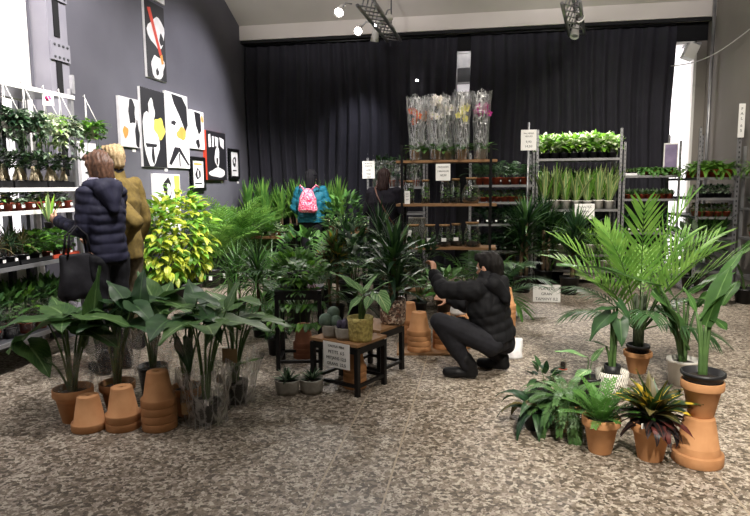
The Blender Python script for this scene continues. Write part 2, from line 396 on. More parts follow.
# riveted steel column and white pipe beside the window
b = MB(); yc = WY1+.15
b.box((XL+.09, yc, 2.8), (.18, .27, 5.6), 'column_grey'); cb = MB()
for z in (1.0, 1.75, 2.5, 3.05, 3.62): b.box((XL+.185, yc-.02, z+.02), (.012, .075, .40), 'black_paint')
struct_col = b.build('column_left'); struct(struct_col)
for z in (2.08, 2.735, 3.29):
    pb = MB(); pb.box((XL+.192, yc, z), (.022, .26, .17), 'column_grey'); pl = pb.build('rivet_plate', struct_col)
    for dy in (-.09, -.03, .03, .09):
        rb = MB()
        for dz in (-.055, .055): rb.ell((XL+.205, yc+dy, z+dz), .013, 'dark_steel', 8)
        rb.build('rivet', pl)
struct(MB().tube([(XL+.05, WY1+.345, 0), (XL+.05, WY1+.345, 6.4)], .032, 'pipe_white', 12).build('pipe_left'))
# gap in the back wall on the right, full of daylight
wr = bpy.data.objects.new('window_2', None); COL.objects.link(wr); wr.location = (2.96, YB, 0); struct(wr)
b = MB(); w = .41
b.box((.02, .08, 1.84), (.04, .16, 3.68), 'white_paint'); b.box((w-.02, .08, 1.84), (.04, .16, 3.68), 'white_paint'); b.box((w/2, .08, 3.66), (w, .16, .04), 'white_paint')
b.build('window_frame', wr); MB().box((w/2, .14, 1.84), (w, .02, 3.68), 'daylight').build('pane', wr)
# glazed slit showing between the two curtains
wr = bpy.data.objects.new('window_3', None); COL.objects.link(wr); wr.location = (-.40, YB-.03, 3.0); struct(wr)
b = MB()
for x in (0, .24): b.box((x, 0, .32), (.03, .04, .72), 'steel')
for z in (.0, .16, .42, .66): b.box((.12, 0, z), (.24, .04, .03), 'steel')
b.build('window_frame', wr)
b = MB(); b.box((.12, .012, .55), (.22, .01, .22), 'steel'); b.box((.12, .012, .29), (.22, .01, .23), 'dark_steel'); b.build('pane', wr)
MB().box((.12, .012, .08), (.22, .01, .12), 'daylight_low').build('pane', wr)
# pipe up the right-hand corner
struct(MB().tube([(XR-.06, 10.2, 0), (XR-.06, 10.2, 4.2)], .025, 'steel', 10).build('pipe_right'))

# curtains
def curtain(name, x0, x1, y, z0, z1, label, seed):
    rr = random.Random(seed); n = int((x1-x0)*60); ph = [rr.uniform(0, 6) for _ in range(6)]
    t = thing(name, label, 'curtain', ((x0+x1)/2, y, z0)); cx = (x0+x1)/2
    def off(x, k): return .055*sin(x*31+1.4*sin(x*3.1+ph[0])+ph[1])*(.35+.65*k)+.02*sin(x*63+ph[2])*k+.04*sin(x*4+ph[3])*k
    vs = []; fs = []; rows = 14; h = z1-z0
    for side in (0, 1):
        for j in range(rows+1):
            k = 1-j/rows
            for i in range(n+1):
                x = x0+(x1-x0)*i/n; vs.append((x-cx+.02*sin(j*.6+x*2), off(x, .25+.75*k)+side*.012, h*j/rows))
    m = (rows+1)*(n+1)
    for s_ in (0, 1):
        for j in range(rows):
            for i in range(n):
                a = s_*m+j*(n+1)+i; q = (a, a+1, a+n+2, a+n+1); fs.append(q if s_ == 0 else q[::-1])
    b = MB(); b.add(vs, fs, 'curtain'); b.build('curtain_fabric', t)
    b = MB(); b.tube([(x0-cx, .0, h+.03), (x1-cx, .0, h+.03)], .018, 'black_metal', 8); b.build('curtain_rail', t)
curtain('stage_curtain', XL+.03, -.40, 10.42, .02, 3.88, 'long pleated black curtain covering the back wall from the left corner to the narrow slit', 3)
curtain('stage_curtain', -.18, 2.99, 10.42, .02, 3.88, 'pleated black curtain covering the back wall between the narrow slit and the bright gap', 8)
# white fixture high in the bright gap, cable running off it
p = at(690, 52, 10.3)
t = thing('wall_fixture', 'white box shaped fixture on a bracket high in the bright gap', 'fixture', p)
MB().box((0, 0, 0), (.16, .2, .22), 'white_paint', M=Matrix.Rotation(.4, 3, 'Y')).build('housing', t)
MB().box((.05, .12, .12), (.2, .3, .03), 'steel').build('bracket', t)
a = at(671, 66, 10.2); c = atx(750, 29, XR-.02); pts = [a.lerp(c, i/16)+Vector((0, 0, -.12*sin(pi*i/16))) for i in range(17)]
tag(MB().tube(pts, .008, 'pipe_white', 6).build('cable'), 'thin pale cable strung across the beige right wall from the bright gap', 'cable')

# ceiling rigs with their spotlights
def truss(p0, p1, label):
    p0, p1 = Vector(p0), Vector(p1); d = p1-p0; L = d.length; d.normalize(); s_ = d.cross(Vector((0, 0, 1))).normalized(); u = s_.cross(d)
    t = thing('lighting_truss', label, 'lighting rig', p0)
    w = .11
    ch = [s_*-w+u*-.08, s_*w+u*-.08, u*.1]
    for o in ch: MB().tube([o, o+d*L], .024, 'steel', 8).build('chord', t)
    b = MB(); k = int(L/.24)
    for i in range(k):
        for a, c in ((0, 1), (1, 2), (2, 0)):
            b.tube([ch[a]+d*(L*i/k), ch[c]+d*(L*(i+1)/k)], .010, 'steel', 5)
    b.build('lattice', t)
    for q in (.12, .88):
        e = p0+d*(L*q); zc = CZ+(CY-e.y)*RS
        MB().tube([u*.1+d*(L*q), u*.1+d*(L*q)+Vector((0, 0, max(.05, zc-e.z-.1)))], .012, 'dark_steel', 6).build('hanger', t)
    return t
A1 = at(394, 36, 10.0); B1 = at(366, -2, 7.6); truss(A1, B1, 'grey steel lighting truss under the ceiling, left of the two rigs')
A2 = at(577, 30, 10.0); B2 = at(571, -4, 8.4); truss(A2, B2, 'grey steel lighting truss under the ceiling, right of the two rigs')
def spotlight(p, aim, label, lit, arm):
    p = Vector(p); d = (Vector(aim)-p).normalized(); t = thing('spotlight', label, 'spotlight', p)
    M = d.to_track_quat('Z', 'Y').to_matrix()
    def tr(b): b.v = [tuple(M @ Vector(v)) for v in b.v]; return b
    tr(MB().lathe([(.02, -.13), (.045, -.12), (.05, -.05), (.062, .0), (.066, .07), (.06, .07), (.055, .01), (.0, .005)], 'white_paint', 18)).build('housing', t)
    tr(MB().lathe([(.0, .03), (.054, .03), (.054, .04), (.0, .045)], 'lamp_glow' if lit else 'steel', 18)).build('lamp_lens', t)
    MB().tube([(0, 0, 0), Vector(arm)*.5+Vector((0, 0, .06)), arm], .012, 'steel', 6).build('yoke', t)
    return p, d
SPOTS = []
"""SPOT fixtures appended below"""
P1 = at(340, 11, 8.1); P2 = at(358.5, 30, 9.2); P3 = at(375, 37, 9.6)
def spot_lamp(p, aim, power, size=60, blend=.6, col=(1, .95, .9), rad=.08):
    l = bpy.data.lights.new('spot', 'SPOT'); l.energy = power; l.spot_size = R(size); l.spot_blend = blend; l.color = col; l.shadow_soft_size = rad
    o = bpy.data.objects.new('spot_lamp', l); COL.objects.link(o); p = Vector(p); d = (Vector(aim)-p).normalized()
    o.location = p+d*.12; o.rotation_euler = d.to_track_quat('-Z', 'Y').to_euler(); return o
CAMP = Vector((0, 0, 1.45))
spotlight(P1, (-2.2, 3.5, .6), 'lit white spotlight hanging left of the rig, higher of the two glowing ones', True, at(352, 4, 8.1)-P1)
spotlight(P2, (-1.6, 4.0, .6), 'lit white spotlight hanging left of the rig, lower of the two glowing ones', True, at(374, 22, 9.2)-P2)
spotlight(P3, (-1.9, 9.9, 2.0), 'unlit pale spotlight pointing down at the foot of the left rig', False, at(386, 26, 9.6)-P3)
P4 = at(384, 20, 8.8); spotlight(P4, (-4.2, 7.3, 2.4), 'pale spotlight turned to the poster wall halfway up the left rig', False, (.1, 0, .14))
P5 = at(575, 33, 9.8); spotlight(P5, (1.0, 8.9, 1.8), 'pale spotlight pointing down at the foot of the right rig', False, (.0, 0, .12))
P6 = at(579, 16, 9.0); spotlight(P6, (1.3, 5, 1.3), 'pale spotlight on the side of the right rig, above the lowest one', False, (-.06, 0, .12))
g = at(417, 80, 10.28); t = thing('small_glow', 'tiny bright glow on the black curtain above the orchids', 'lamp', g)  # bright glimmer of unknown source, modelled as a glowing disc
MB().lathe([(.0, -.02), (.025, -.015), (.025, .0), (.0, .01)], 'lamp_glow', 10).build('glow_disc', t); MB().box((0, .05, .0), (.02, .08, .02), 'black_metal').build('clip', t)


def lamp(p, aim, power, **k): spot_lamp(p, aim, power, **k)
# lamps of the two rigs in the picture
lamp(P1, (-2.6, 3.6, .3), 190, size=75)
lamp(P2, (-1.6, 4.0, .6), 110, size=75)
lamp(P3, (-2.2, 10.3, 1.9), 150, size=60, blend=1.0, col=(.9, .9, 1))
lamp(P4, (-4.2, 8.2, 2.2), 620, size=75, col=(1, .97, 1))
lamp(P5, (1.3, 9.0, 1.6), 800, size=60)
lamp(P6, (1.6, 4.7, 1.0), 330, size=60)
# unseen spot lamps added overhead to brighten walls, racks, plants and floor
for p, aim, w, sz in [
    ((-1.4, 4.2, 4.6), (-4.1, 5.4, 2.0), 1100, 85), ((-1.4, 3.4, 4.6), (-3.3, 4.0, .0), 420, 55),
    ((-1.3, 6.4, 4.4), (-3.5, 8.7, .9), 1250, 60), ((-1.3, 6.0, 4.4), (-2.4, 8.6, .9), 330, 60),
    ((-1.3, 5.6, 4.4), (-3.3, 6.9, .9), 560, 40),
    ((1.4, 3.6, 4.6), (2.0, 5.0, .2), 900, 72), ((1.2, 5.4, 4.4), (1.4, 9.0, 1.1), 520, 50), ((1.5, 7.2, 4.2), (1.9, 10.4, 1.9), 200, 60), ((-1.3, 3.0, 4.6), (-3.6, 4.5, 1.6), 420, 45), ((1.4, 4.6, 4.6), (3.0, 8.6, 1.3), 700, 60),
    ((.6, 5.2, 4.6), (-.3, 7.2, 2.1), 480, 42), ((.9, -.6, 4.2), (.95, 3.4, .3), 1500, 36), ((1.2, 1.0, 4.6), (1.4, 4.2, .0), 260, 60)]:
    lamp(p, aim, w, size=sz, blend=.8, col=(1, .93, .82) if p[0] > 0 else (1, .96, .94))
# unseen spots added and aimed upward to brighten the sloping ceiling
for x in (-2.6, 0, 2.4): lamp((x, 5.2, 3.9), (x, 9.6, 5.6), 470, size=62, blend=.6, col=(1, .95, .92), rad=.2)
# soft area fill added near the ridge, out of view
for x in (-2.2, 1.6):
    l = bpy.data.lights.new('overhead_fill', 'AREA'); l.shape = 'RECTANGLE'; l.size = .5; l.size_y = 5; l.energy = 85; l.color = (1, .96, .91)
    o = bpy.data.objects.new('overhead_fill', l); COL.objects.link(o); o.location = (x, 2.0, 5.8)
# ================================================================== pots
def pot_prof(Rr, H, th=.008, rim=.23, bot=.58, rimw=.06):
    rb = Rr*bot; zr = H*(1-rim); rz = rb+(Rr*(1-rimw)-rb)*(zr/H)
    return [(.012, 0), (rb, 0), (rb+.002, .004), (rz, zr-.004), (Rr*.985, zr), (Rr, zr+.004), (Rr, H-.004), (Rr-.003, H), (Rr-th, H),
            (Rr-th-.006, zr), (rb-th, th+.004), (.012, th+.004)]
def terracotta_mesh(Rr, H, mat='terracotta'):
    b = MB(); b.lathe(pot_prof(Rr, H), mat, 32, closed=True); return b
def inverted(Rr, H, mat='terracotta'):
    b = terracotta_mesh(Rr, H, mat); b.v = [(x, -y, H-z) for x, y, z in b.v]; return b
def round_pot(Rr, H, mat, bot=.75, n=20, lip=.03, th=.006):
    b = MB(); rb = Rr*bot
    b.lathe([(.0, 0), (rb, 0), (rb+(Rr-rb)*.9, H*.9), (Rr*(1+lip), H*.91), (Rr*(1+lip), H), (Rr-th, H), (rb+(Rr-rb)*.7-th, H*.7), (.0, H*.68)], mat, n); return b
def soil_mesh(r, z): 
    b = MB(); b.lathe([(r, -.012), (r, 0), (r*.6, .012), (.0, .016)], 'soil', 18, c=(0, 0, z)); return b

# ================================================================== foliage; every builder returns (foliage, stems) with z = 0 at the soil
def rosette(seed, n, L, W, e0, e1, droop, mat, shape='lance', fold=.25, z0=0, r0_=.01, segs=7, jit=.15, wide=False, bp=1.4, mats=None, wav=0):
    q = random.Random(seed); b = MB()
    for i in range(n):
        t = i/max(1, n-1); az = i*2.4+q.uniform(-.3, .3); el = e0+(e1-e0)*t+q.uniform(-jit, jit)
        l = L*q.uniform(.78, 1.08)*(1-.15*t)
        m = q.choice(mats) if mats else mat
        b.blade((r0_*cos(az), r0_*sin(az), z0*(1-.0*t)), az, el, l, W*q.uniform(.85, 1.1), shape, droop*q.uniform(.7, 1.3)*(1 if el < 1.2 else .5), fold, segs, q.uniform(-.25, .25), m, bp, wav, wide)
    return b
def cane(seed, canes, head_n, L, W, mat, droop=1.1, shape='lance', spread=.05, e0=1.45, e1=-.1, tr=.016, lean=.06, fold=.2, mats=None):
    """dracaena or yucca: bare canes, each with a head of leaves"""
    q = random.Random(seed); f = MB(); s = MB()
    for k, h in enumerate(canes):
        a = k*2.1+q.uniform(0, 1); x, y = spread*cos(a), spread*sin(a); dx, dy = q.uniform(-lean, lean), q.uniform(-lean, lean)
        pts = [(x+dx*t*t*h, y+dy*t*t*h, h*t-.01) for t in (0, .3, .6, 1)]; s.tube(pts, lambda t: tr*(1-.25*t), 'trunk', 8)
        top = pts[-1]
        for i in range(head_n):
            t = i/head_n; az = i*2.4+q.uniform(-.2, .2); el = e1+(e0-e1)*t**.8+q.uniform(-.12, .12)
            zz = top[2]-.10*L/.4*(1-t)*.8
            f.blade((top[0]+tr*.6*cos(az), top[1]+tr*.6*sin(az), zz), az, el, L*q.uniform(.75, 1.05), W*q.uniform(.85, 1.1), shape, droop*q.uniform(.7, 1.2)*(.4+.6*(1-t)), fold, 6, q.uniform(-.2, .2), q.choice(mats) if mats else mat)
    return f, s
def palm(seed, n, L, ll, lw, nl, mat='leaf_palm', e0=1.45, e1=.75, droop=1.1, vee=.3, bare=.3, sag=.35, stem='stem_green', ang=.95, sr=.008, r_=.03):
    q = random.Random(seed); f = MB()
    for i in range(n):
        t = i/max(1, n-1); az = i*2.4+q.uniform(-.35, .35); el = e0+(e1-e0)*t+q.uniform(-.08, .08)
        f.frond((r_*cos(az), r_*sin(az), -.01), az, el, L*q.uniform(.8, 1.06), droop*q.uniform(.75, 1.2), nl, ll, lw, mat, stem, bare, ang, vee, sag, sr, rng=q)
    return f
def bush(seed, n, rx, rz, L, W, mat, zc, shape='ovate', mats=None, stems=6, stem='stem_green', droop=.5, sr=.004, fold=.12, up=.3, shellk=.6):
    """leafy mound: twigs fan out of the soil and the leaves hang off them"""
    q = random.Random(seed); f = MB(); s = MB(); tips = []
    for i in range(stems):
        az = i*2.4+q.uniform(-.3, .3); rr = rx*q.uniform(.25, .85); zt = zc+rz*q.uniform(-.4, .9)
        pts = [Vector((0, 0, -.01)), Vector((rr*.35*cos(az), rr*.35*sin(az), zt*.55)), Vector((rr*cos(az), rr*sin(az), zt))]
        s.tube(pts, lambda t: sr*(1-.6*t), stem, 5); tips.append(pts)
    for i in range(n):
        z = q.uniform(-1, 1); a = q.uniform(0, 2*pi); k = (q.random()**(1/3.0))*(1-shellk)+shellk*q.uniform(.75, 1.0); h = math.sqrt(1-z*z)
        p = Vector((rx*k*h*cos(a), rx*k*h*sin(a), zc+rz*k*z)); az = a+q.uniform(-1, 1); el = up+.7*z+q.uniform(-.4, .4)
        f.blade(p, az, el, L*q.uniform(.7, 1.15), W*q.uniform(.8, 1.1), shape, droop*q.uniform(.5, 1.6), fold, 4, q.uniform(-.5, .5), q.choice(mats) if mats else mat)
    return f, s
def stalked(seed, specs, stem='stem_green', mat='leaf_alocasia', shape='arrow', sr=.007, fold=.12, wide=True, wav=.05, n=9):
    """big leaves on long stalks. spec: az, height, reach, leaf length, leaf width, leaf azimuth, leaf elevation, droop"""
    f = MB(); s = MB()
    for (az, h, r_, L, W, laz, lel, dr) in specs:
        tip = Vector((r_*cos(az), r_*sin(az), h)); c = Vector((r_*.25*cos(az), r_*.25*sin(az), h*.62)); b0 = Vector((.015*cos(az), .015*sin(az), -.01))
        pts = [b0*(1-t)**2+c*(2*t*(1-t))+tip*(t*t) for t in [i/8 for i in range(9)]]
        s.tube(pts, lambda t: sr*(1.25-.65*t), stem, 7)
        f.blade(tip, laz, lel, L, W, shape, dr, fold, n, 0, mat, 1.2, wav, wide)
    return f, s
def fern(seed, n, L, mat='leaf_fern', e0=1.3, e1=.2, droop=2.2, nl=22, ll=.045, lw=.014):
    q = random.Random(seed); f = MB()
    for i in range(n):
        t = i/max(1, n-1); az = i*2.4+q.uniform(-.3, .3); el = e0+(e1-e0)*t
        f.frond((.01*cos(az), .01*sin(az), 0), az, el, L*q.uniform(.75, 1.1), droop*q.uniform(.7, 1.15), nl, ll, lw, mat, 'stem_green', .06, 1.3, .1, .15, .0025, rng=q, lsegs=2)
    return f
def sleeve(r_bot, r_top, h, seed, mat='film', n=28, open_top=True, z0=0.0):
    """crumpled clear wrapper, wider at its ragged top"""
    q = random.Random(seed); ph = [q.uniform(0, 6) for _ in range(4)]; b = MB(); prof = []
    for j in range(13):
        t = j/12; prof.append((r_bot+(r_top-r_bot)*t**1.2, z0+h*t))
    def wob(a, t): return .07*sin(5*a+ph[0]+2*t)+.05*sin(9*a+ph[1]-4*t)+.04*sin(14*a+9*t+ph[2])*(.3+t)+.03*sin(20*t+3*a)
    b.shell(prof, mat, n, wob=wob)
    k = len(prof)-1; m = n
    for i in range(n):     # ragged lip
        x, y, z = b.v[k*m+i]; b.v[k*m+i] = (x, y, z+.018*h*sin(4*2*pi*i/n+ph[3])+.012*h*sin(7*2*pi*i/n))
    return b

def potted(name, label, cat, loc, pot, potname, soil_r, soil_z, fol, rz=0, group=None, folname='foliage', sleeve_mb=None, extra=None):
    """one plant in its pot as one thing: pot, soil, leaves, stems"""
    t = thing(name, label, cat, loc, rz, group)
    if pot: pot.build(potname, t)
    if soil_r: soil_mesh(soil_r, soil_z).build('soil', t)
    f, s = fol if isinstance(fol, tuple) else (fol, None)
    o = f.build(folname, t); o.location.z = soil_z
    if s and s.v: o = s.build('stem', t); o.location.z = soil_z
    if sleeve_mb: sleeve_mb.build('plastic_sleeve', t)
    for nm, mb in (extra or []): mb.build(nm, t)
    return t
def tagcard(w=.035, h=.05, mat='card', M=None, c=(0, 0, 0)):
    return MB().box(c, (w, .003, h), mat, M=M)

# writing: a text curve turned into a thin mesh
def text_mesh(s, size, align='CENTER'):
    cu = bpy.data.curves.new('writing', 'FONT'); cu.body = s; cu.size = size; cu.align_x = align; cu.extrude = .0006; cu.resolution_u = 3
    o = bpy.data.objects.new('writing', cu); COL.objects.link(o)
    me = bpy.data.meshes.new_from_object(o.evaluated_get(bpy.context.evaluated_depsgraph_get()))
    bpy.data.objects.remove(o); bpy.data.curves.remove(cu); me.materials.clear(); return me
def lettering(lines, parent, loc, rot, mat='ink'):
    """lines: (text, size, x, z) on the face of a card that looks along -Y before rot"""
    for s, size, x, z in lines:
        me = text_mesh(s, size); me.materials.append(MATS[mat]); o = bpy.data.objects.new('lettering', me); COL.objects.link(o)
        o.parent = parent; o.rotation_euler = (pi/2, 0, 0); o.location = (x, -.003, z)
def sign(label, loc, w, h, lines, rz=0, tilt=0, cat='sign', post=None, name='price_sign', rule=0, back='card'):
    t = thing(name, label, cat, loc, rz); t.rotation_euler = (tilt, 0, rz)
    b = MB().box((0, 0, h/2), (w, .004, h), back); b.build('card', t)
    lettering(lines, t, None, None)
    if post: MB().tube([(0, .012, post[0]), (0, .012, post[1])], .011, 'steel', 8).build('post', t)
    return t
# ================================================================== small stock plants, built once and copied
def proto(fn):
    t = fn(); return t
USED = set()
def place(p, loc, label, rz=None, sc=1.0, group=None):
    rz = rnd.uniform(0, 6.28) if rz is None else rz
    if p.name not in USED:
        USED.add(p.name); p.location = loc; p.rotation_euler.z = rz; p.scale = (sc,)*3; p['label'] = label
        if group: p['group'] = group
        return p
    return dup(p, loc, rz, label, sc, group)
def mk_bonsai(seed):
    def f():
        q = random.Random(seed); pot = round_pot(.045, .05, 'black_plastic'); s = MB()
        for i in range(4):
            a = i*1.6+q.uniform(0, .5); s.tube([(.03*cos(a), .03*sin(a), -.005), (.022*cos(a+.4), .022*sin(a+.4), .035), (.004*cos(a), .004*sin(a), .085), (.01*cos(a), .01*sin(a), .12)], lambda t: .012*(1-.45*t)+.004*sin(pi*t), 'root_pale', 7)
        fo, _ = bush(seed, 110, .075, .055, .04, .024, 'leaf_deep', .155, mats=['leaf_deep', 'leaf_dark', 'leaf_dark', 'leaf_mid'], stems=0)
        t = potted('bonsai', 'bonsai', 'bonsai', (0, -50, 0), pot, 'pot', .04, .042, (fo, s), folname='canopy'); t.children[-1].name = 'root'; return t
    return f()
def mk_small(seed, potmat, kind, name, cat, pr=.045, ph=.06, card=True, kw=None):
    q = random.Random(seed); pot = round_pot(pr, ph, potmat); kw = kw or {}
    if kind == 'rosette': fol = rosette(seed, **{**dict(n=22, L=.075, W=.022, e0=.2, e1=1.3, droop=.3, mat='leaf_silver', segs=4), **kw})
    elif kind == 'bush': fol = bush(seed, **{**dict(n=60, rx=.065, rz=.045, L=.045, W=.028, mat='leaf_mid', zc=.06, stems=4, sr=.002), **kw})
    elif kind == 'fern': fol = fern(seed, **{**dict(n=16, L=.13, nl=12, ll=.022, lw=.009), **kw})
    elif kind == 'cane': fol = cane(seed, **{**dict(canes=[.07, .11], head_n=14, L=.12, W=.014, mat='leaf_mid', tr=.006, spread=.015), **kw})
    elif kind == 'palm': fol = palm(seed, **{**dict(n=7, L=.24, ll=.09, lw=.010, nl=9, sr=.003, r_=.01), **kw})
    ex = []
    if card:
        a = -pi/2; ex = [('label_card', tagcard(.03, .026, c=(0, -pr*1.06-.002, ph*.55)))]
    return potted(name, name, cat, (0, -50, 0), pot, 'pot', pr*.9, ph*.8, fol, extra=ex)

# ================================================================== left rack
RXF, RXB, RY0, RY1 = -3.57, -4.07, 3.45, 4.98
SZ = [atx(0, y, RXF).z for y in (345.5, 269, 212, 187.8, 80)]
rack = thing('plant_rack', 'tall steel plant rack with shelves along the left wall under the bright window', 'rack', ((RXF+RXB)/2, (RY0+RY1)/2, 0))
def rl(x, y, z): return (x-rack.location.x, y-rack.location.y, z)
W_, L_ = RXF-RXB, RY1-RY0
for x in (RXF-.02, RXB+.02):
    for y in (RY0+.02, RY1-.02): MB().box(rl(x, y, SZ[4]/2+.03), (.035, .035, SZ[4]+.06), 'steel').build('post', rack)
for i, z in enumerate(SZ):
    b = MB(); b.box((0, 0, z-.012), (W_-.04, L_-.04, .016), 'dark_steel' if i < 4 else 'steel')
    for x in (RXF, RXB): b.box(rl(x, 0, z-.016)[:1]+(0, z-.016), (.02, L_, .032), 'white_paint' if i in (2, 3, 4) else 'steel')
    b.build('shelf', rack)
MB().box(rl(RXF, RY1-.01, SZ[4]+.10), (.03, .03, .16), 'steel').build('end_hook', rack)
def yof(px, x=RXF): return atx(px, 200, x).y
# hanging baskets off the top edge
hang = [(10, 'leaf_dark', 'dark leafy hanging plant, leftmost in the row on the rack edge', ['leaf_dark', 'leaf_silver', 'leaf_deep'], 0), (30, 'leaf_silver', 'grey green hanging plant, second from the left in the row on the rack edge', ['leaf_silver', 'leaf_deep', 'leaf_dark'], 1),
        (50, 'leaf_lime', 'pale lime hanging plant with trailing strands behind the small card', ['leaf_lime', 'leaf_white', 'leaf_white', 'leaf_silver'], 2), (65, 'leaf_dark', 'dark variegated hanging plant right of the small card', ['leaf_deep', 'leaf_silver', 'leaf_silver', 'leaf_white'], 3),
        (90, 'leaf_bright', 'bright green hanging plant at the right end of the rack edge', ['leaf_bright', 'leaf_lime', 'leaf_mid'], 4)]
for px, mm, lab, mats, k in hang:
    y = yof(px); z = SZ[4]-.37; x = RXF+.06
    t = thing('hanging_plant', lab, 'hanging plant', (x, y, z), 0, 'hanging plants along the rack edge')
    round_pot(.075, .11, 'white_ceramic' if k in (2, 4) else 'grey_felt', .72).build('pot', t)
    soil_mesh(.066, .09).build('soil', t)
    q = random.Random(60+k); f = MB()
    for i in range(230):
        a = q.uniform(0, 6.28); r_ = .092*q.random()**.5+.015; zz = .10+.07*q.uniform(-1, 1.2)*(1-r_/.2)-(.10*q.random() if r_ > .09 else 0)
        f.blade((r_*cos(a), r_*sin(a), zz), a+q.uniform(-.8, .8), q.uniform(-.5, .9), q.uniform(.035, .065), q.uniform(.022, .036), 'ovate', q.uniform(.3, 1.2), .12, 4, q.uniform(-.5, .5), q.choice(mats))
    for i in range(14 if k != 4 else 6):
        a = q.uniform(0, 6.28); r_ = .085; pts = [(r_*cos(a)*(.8+.35*s_), r_*sin(a)*(.8+.35*s_), .11-.30*s_**1.6*q.uniform(.5, 1)) for s_ in (0, .25, .5, .75, 1)]
        f.tube(pts, .002, 'stem_green', 4)
        for p_ in pts[1:]:
            for w in range(3): f.blade(p_, q.uniform(0, 6.28), q.uniform(-1.2, .1), .045, .026, 'ovate', .5, .1, 4, 0, q.choice(mats))
    if k == 4: 
        for i in range(12): a = i*2.4; f.blade((.03*cos(a), .03*sin(a), .1), a, .9-.05*i, .17, .06, 'lance', 1.2, .1, 6, 0, 'leaf_bright')
    f.build('foliage', t)
    w = MB(); h = .37
    for i in range(3): a = i*2.09+.5; w.tube([(.074*cos(a), .074*sin(a), .10), (-.045, 0, h)], .0035, 'white_paint', 4)
    w.tube([(-.045, 0, h-.01), (-.05, 0, h+.03), (-.065, 0, h+.015)], .004, 'white_paint', 5)
    w.build('hanger', t)
y = yof(52); t = sign('small white card with a pink mark hanging from the rack edge', (RXF+.03, y, SZ[4]-.13), .085, .11, [], rz=.75, name='hanging_card', cat='sign')
MB().lathe([(.0, 0), (.025, 0), (.025, .002), (.0, .002)], 'pink_ink', 6).build('printed_mark', t).matrix_local = Matrix.Translation((0, -.002, .06)) @ Matrix.Rotation(pi/2, 4, 'X')
# trays: shelf contents
def tray(name, label, c, d, mat='black_plastic', rz=0, group=None, h=.035):
    b = MB(); w, l = d; t_ = .004
    b.box((0, 0, t_/2), (w, l, t_), mat)
    for sx in (-1, 1): b.box((sx*(w/2-t_/2), 0, h/2), (t_, l, h), mat)
    for sy in (-1, 1): b.box((0, sy*(l/2-t_/2), h/2), (w-2*t_, t_, h), mat)
    o = b.build(name, None, c, rz); return tag(o, label, 'tray', group)
WHERE = ['leftmost', 'middle one', 'rightmost, beside the woman']
bons = [mk_bonsai(s) for s in (11, 12, 13)]
for i in range(3): tray('nursery_tray', 'black tray of bonsais on the bonsai shelf of the left rack, '+WHERE[i], (RXF-.15, RY0+.58+i*.38, SZ[3]), (.26, .36), group='black trays under the bonsais', h=.05)
for i in range(6):
    place(bons[i % 3], (RXF-.08, 3.96+i*.184, SZ[3]+.005), ORD[i]+' bonsai from the left in the front row of the left rack', sc=1.05, group='bonsais on the left rack')
for i in range(5):
    place(bons[(i+1) % 3], (RXF-.20, 4.14+i*.19, SZ[3]+.005), ORD[i]+' bonsai from the left in the back row of the left rack', sc=1.15, group='bonsais on the left rack')
suc = [mk_small(21, 'red_plastic', 'rosette', 'potted_succulent', 'succulent', .048, .065), mk_small(22, 'red_plastic', 'bush', 'potted_succulent', 'succulent', .048, .065, kw=dict(mat='leaf_mid', mats=['leaf_mid', 'leaf_lime', 'leaf_bronze'])),
       mk_small(23, 'rust_plastic', 'rosette', 'potted_succulent', 'succulent', .048, .065, kw=dict(mat='leaf_bronze', L=.09, W=.016, n=26)), mk_small(24, 'red_plastic', 'bush', 'potted_succulent', 'succulent', .048, .065, kw=dict(mat='leaf_silver'))]
for i in range(9):
    place(suc[i % 4], (RXF-.07, 3.96+i*.115, SZ[2]), ORD[i]+' labelled red pot from the left, front row of the left rack red pot shelf', rz=pi/2+rnd.uniform(-.2, .2), group='red pots on the left rack')
for i in range(7):
    place(suc[(i+2) % 4], (RXF-.20, 4.12+i*.128, SZ[2]), ORD[i]+' labelled red pot from the left, back row of the left rack red pot shelf', rz=pi/2+rnd.uniform(-.2, .2), group='red pots on the left rack')
# third shelf
pal = [mk_small(31, 'black_plastic', 'cane', 'young_dracaena', 'plant', .05, .07, kw=dict(canes=[.10, .15], head_n=20, L=.17, W=.012, mat='leaf_dark', droop=.8)), mk_small(32, 'black_plastic', 'cane', 'young_dracaena', 'plant', .05, .07, kw=dict(canes=[.13], head_n=24, L=.18, W=.012, mat='leaf_bronze', droop=.9))]
grn = [mk_small(33, 'black_plastic', 'bush', 'leafy_pot_plant', 'plant', .05, .065, kw=dict(n=90, rx=.10, rz=.085, zc=.11, L=.065, W=.036, mat='leaf_mid', mats=['leaf_mid', 'leaf_palm', 'leaf_bright'])), mk_small(34, 'rust_plastic', 'bush', 'leafy_pot_plant', 'plant', .05, .065, kw=dict(n=80, rx=.09, rz=.07, zc=.09, L=.055, W=.034, mat='leaf_palm', mats=['leaf_palm', 'leaf_mid']))]
for i in range(3): tray('nursery_tray', ('orange red tray' if i == 2 else 'black tray')+' on the shelf below the red pots, '+WHERE[i], (RXF-.16, RY0+.58+i*.38, SZ[1]), (.28, .36), 'red_plastic' if i == 2 else 'black_plastic', group='trays below the red pots')
for i in range(4):
    for r_ in range(2):
        place(pal[(i+r_) % 2], (RXF-.09-.14*r_, 3.95+.12*r_+i*.125, SZ[1]+.005), ORD[i]+' thin stemmed young dracaena from the left, '+('front' if r_ == 0 else 'back')+' row below the red pots', rz=pi/2, group='young dracaenas on the left rack')
for i in range(4):
    for r_ in range(2):
        place(grn[(i+r_) % 2], (RXF-.09-.14*r_, 4.47+i*.13, SZ[1]+.005), ORD[i]+' bright leafy pot plant from the left, '+('front' if r_ == 0 else 'back')+' row by the woman', rz=pi/2, group='leafy pots on the left rack')
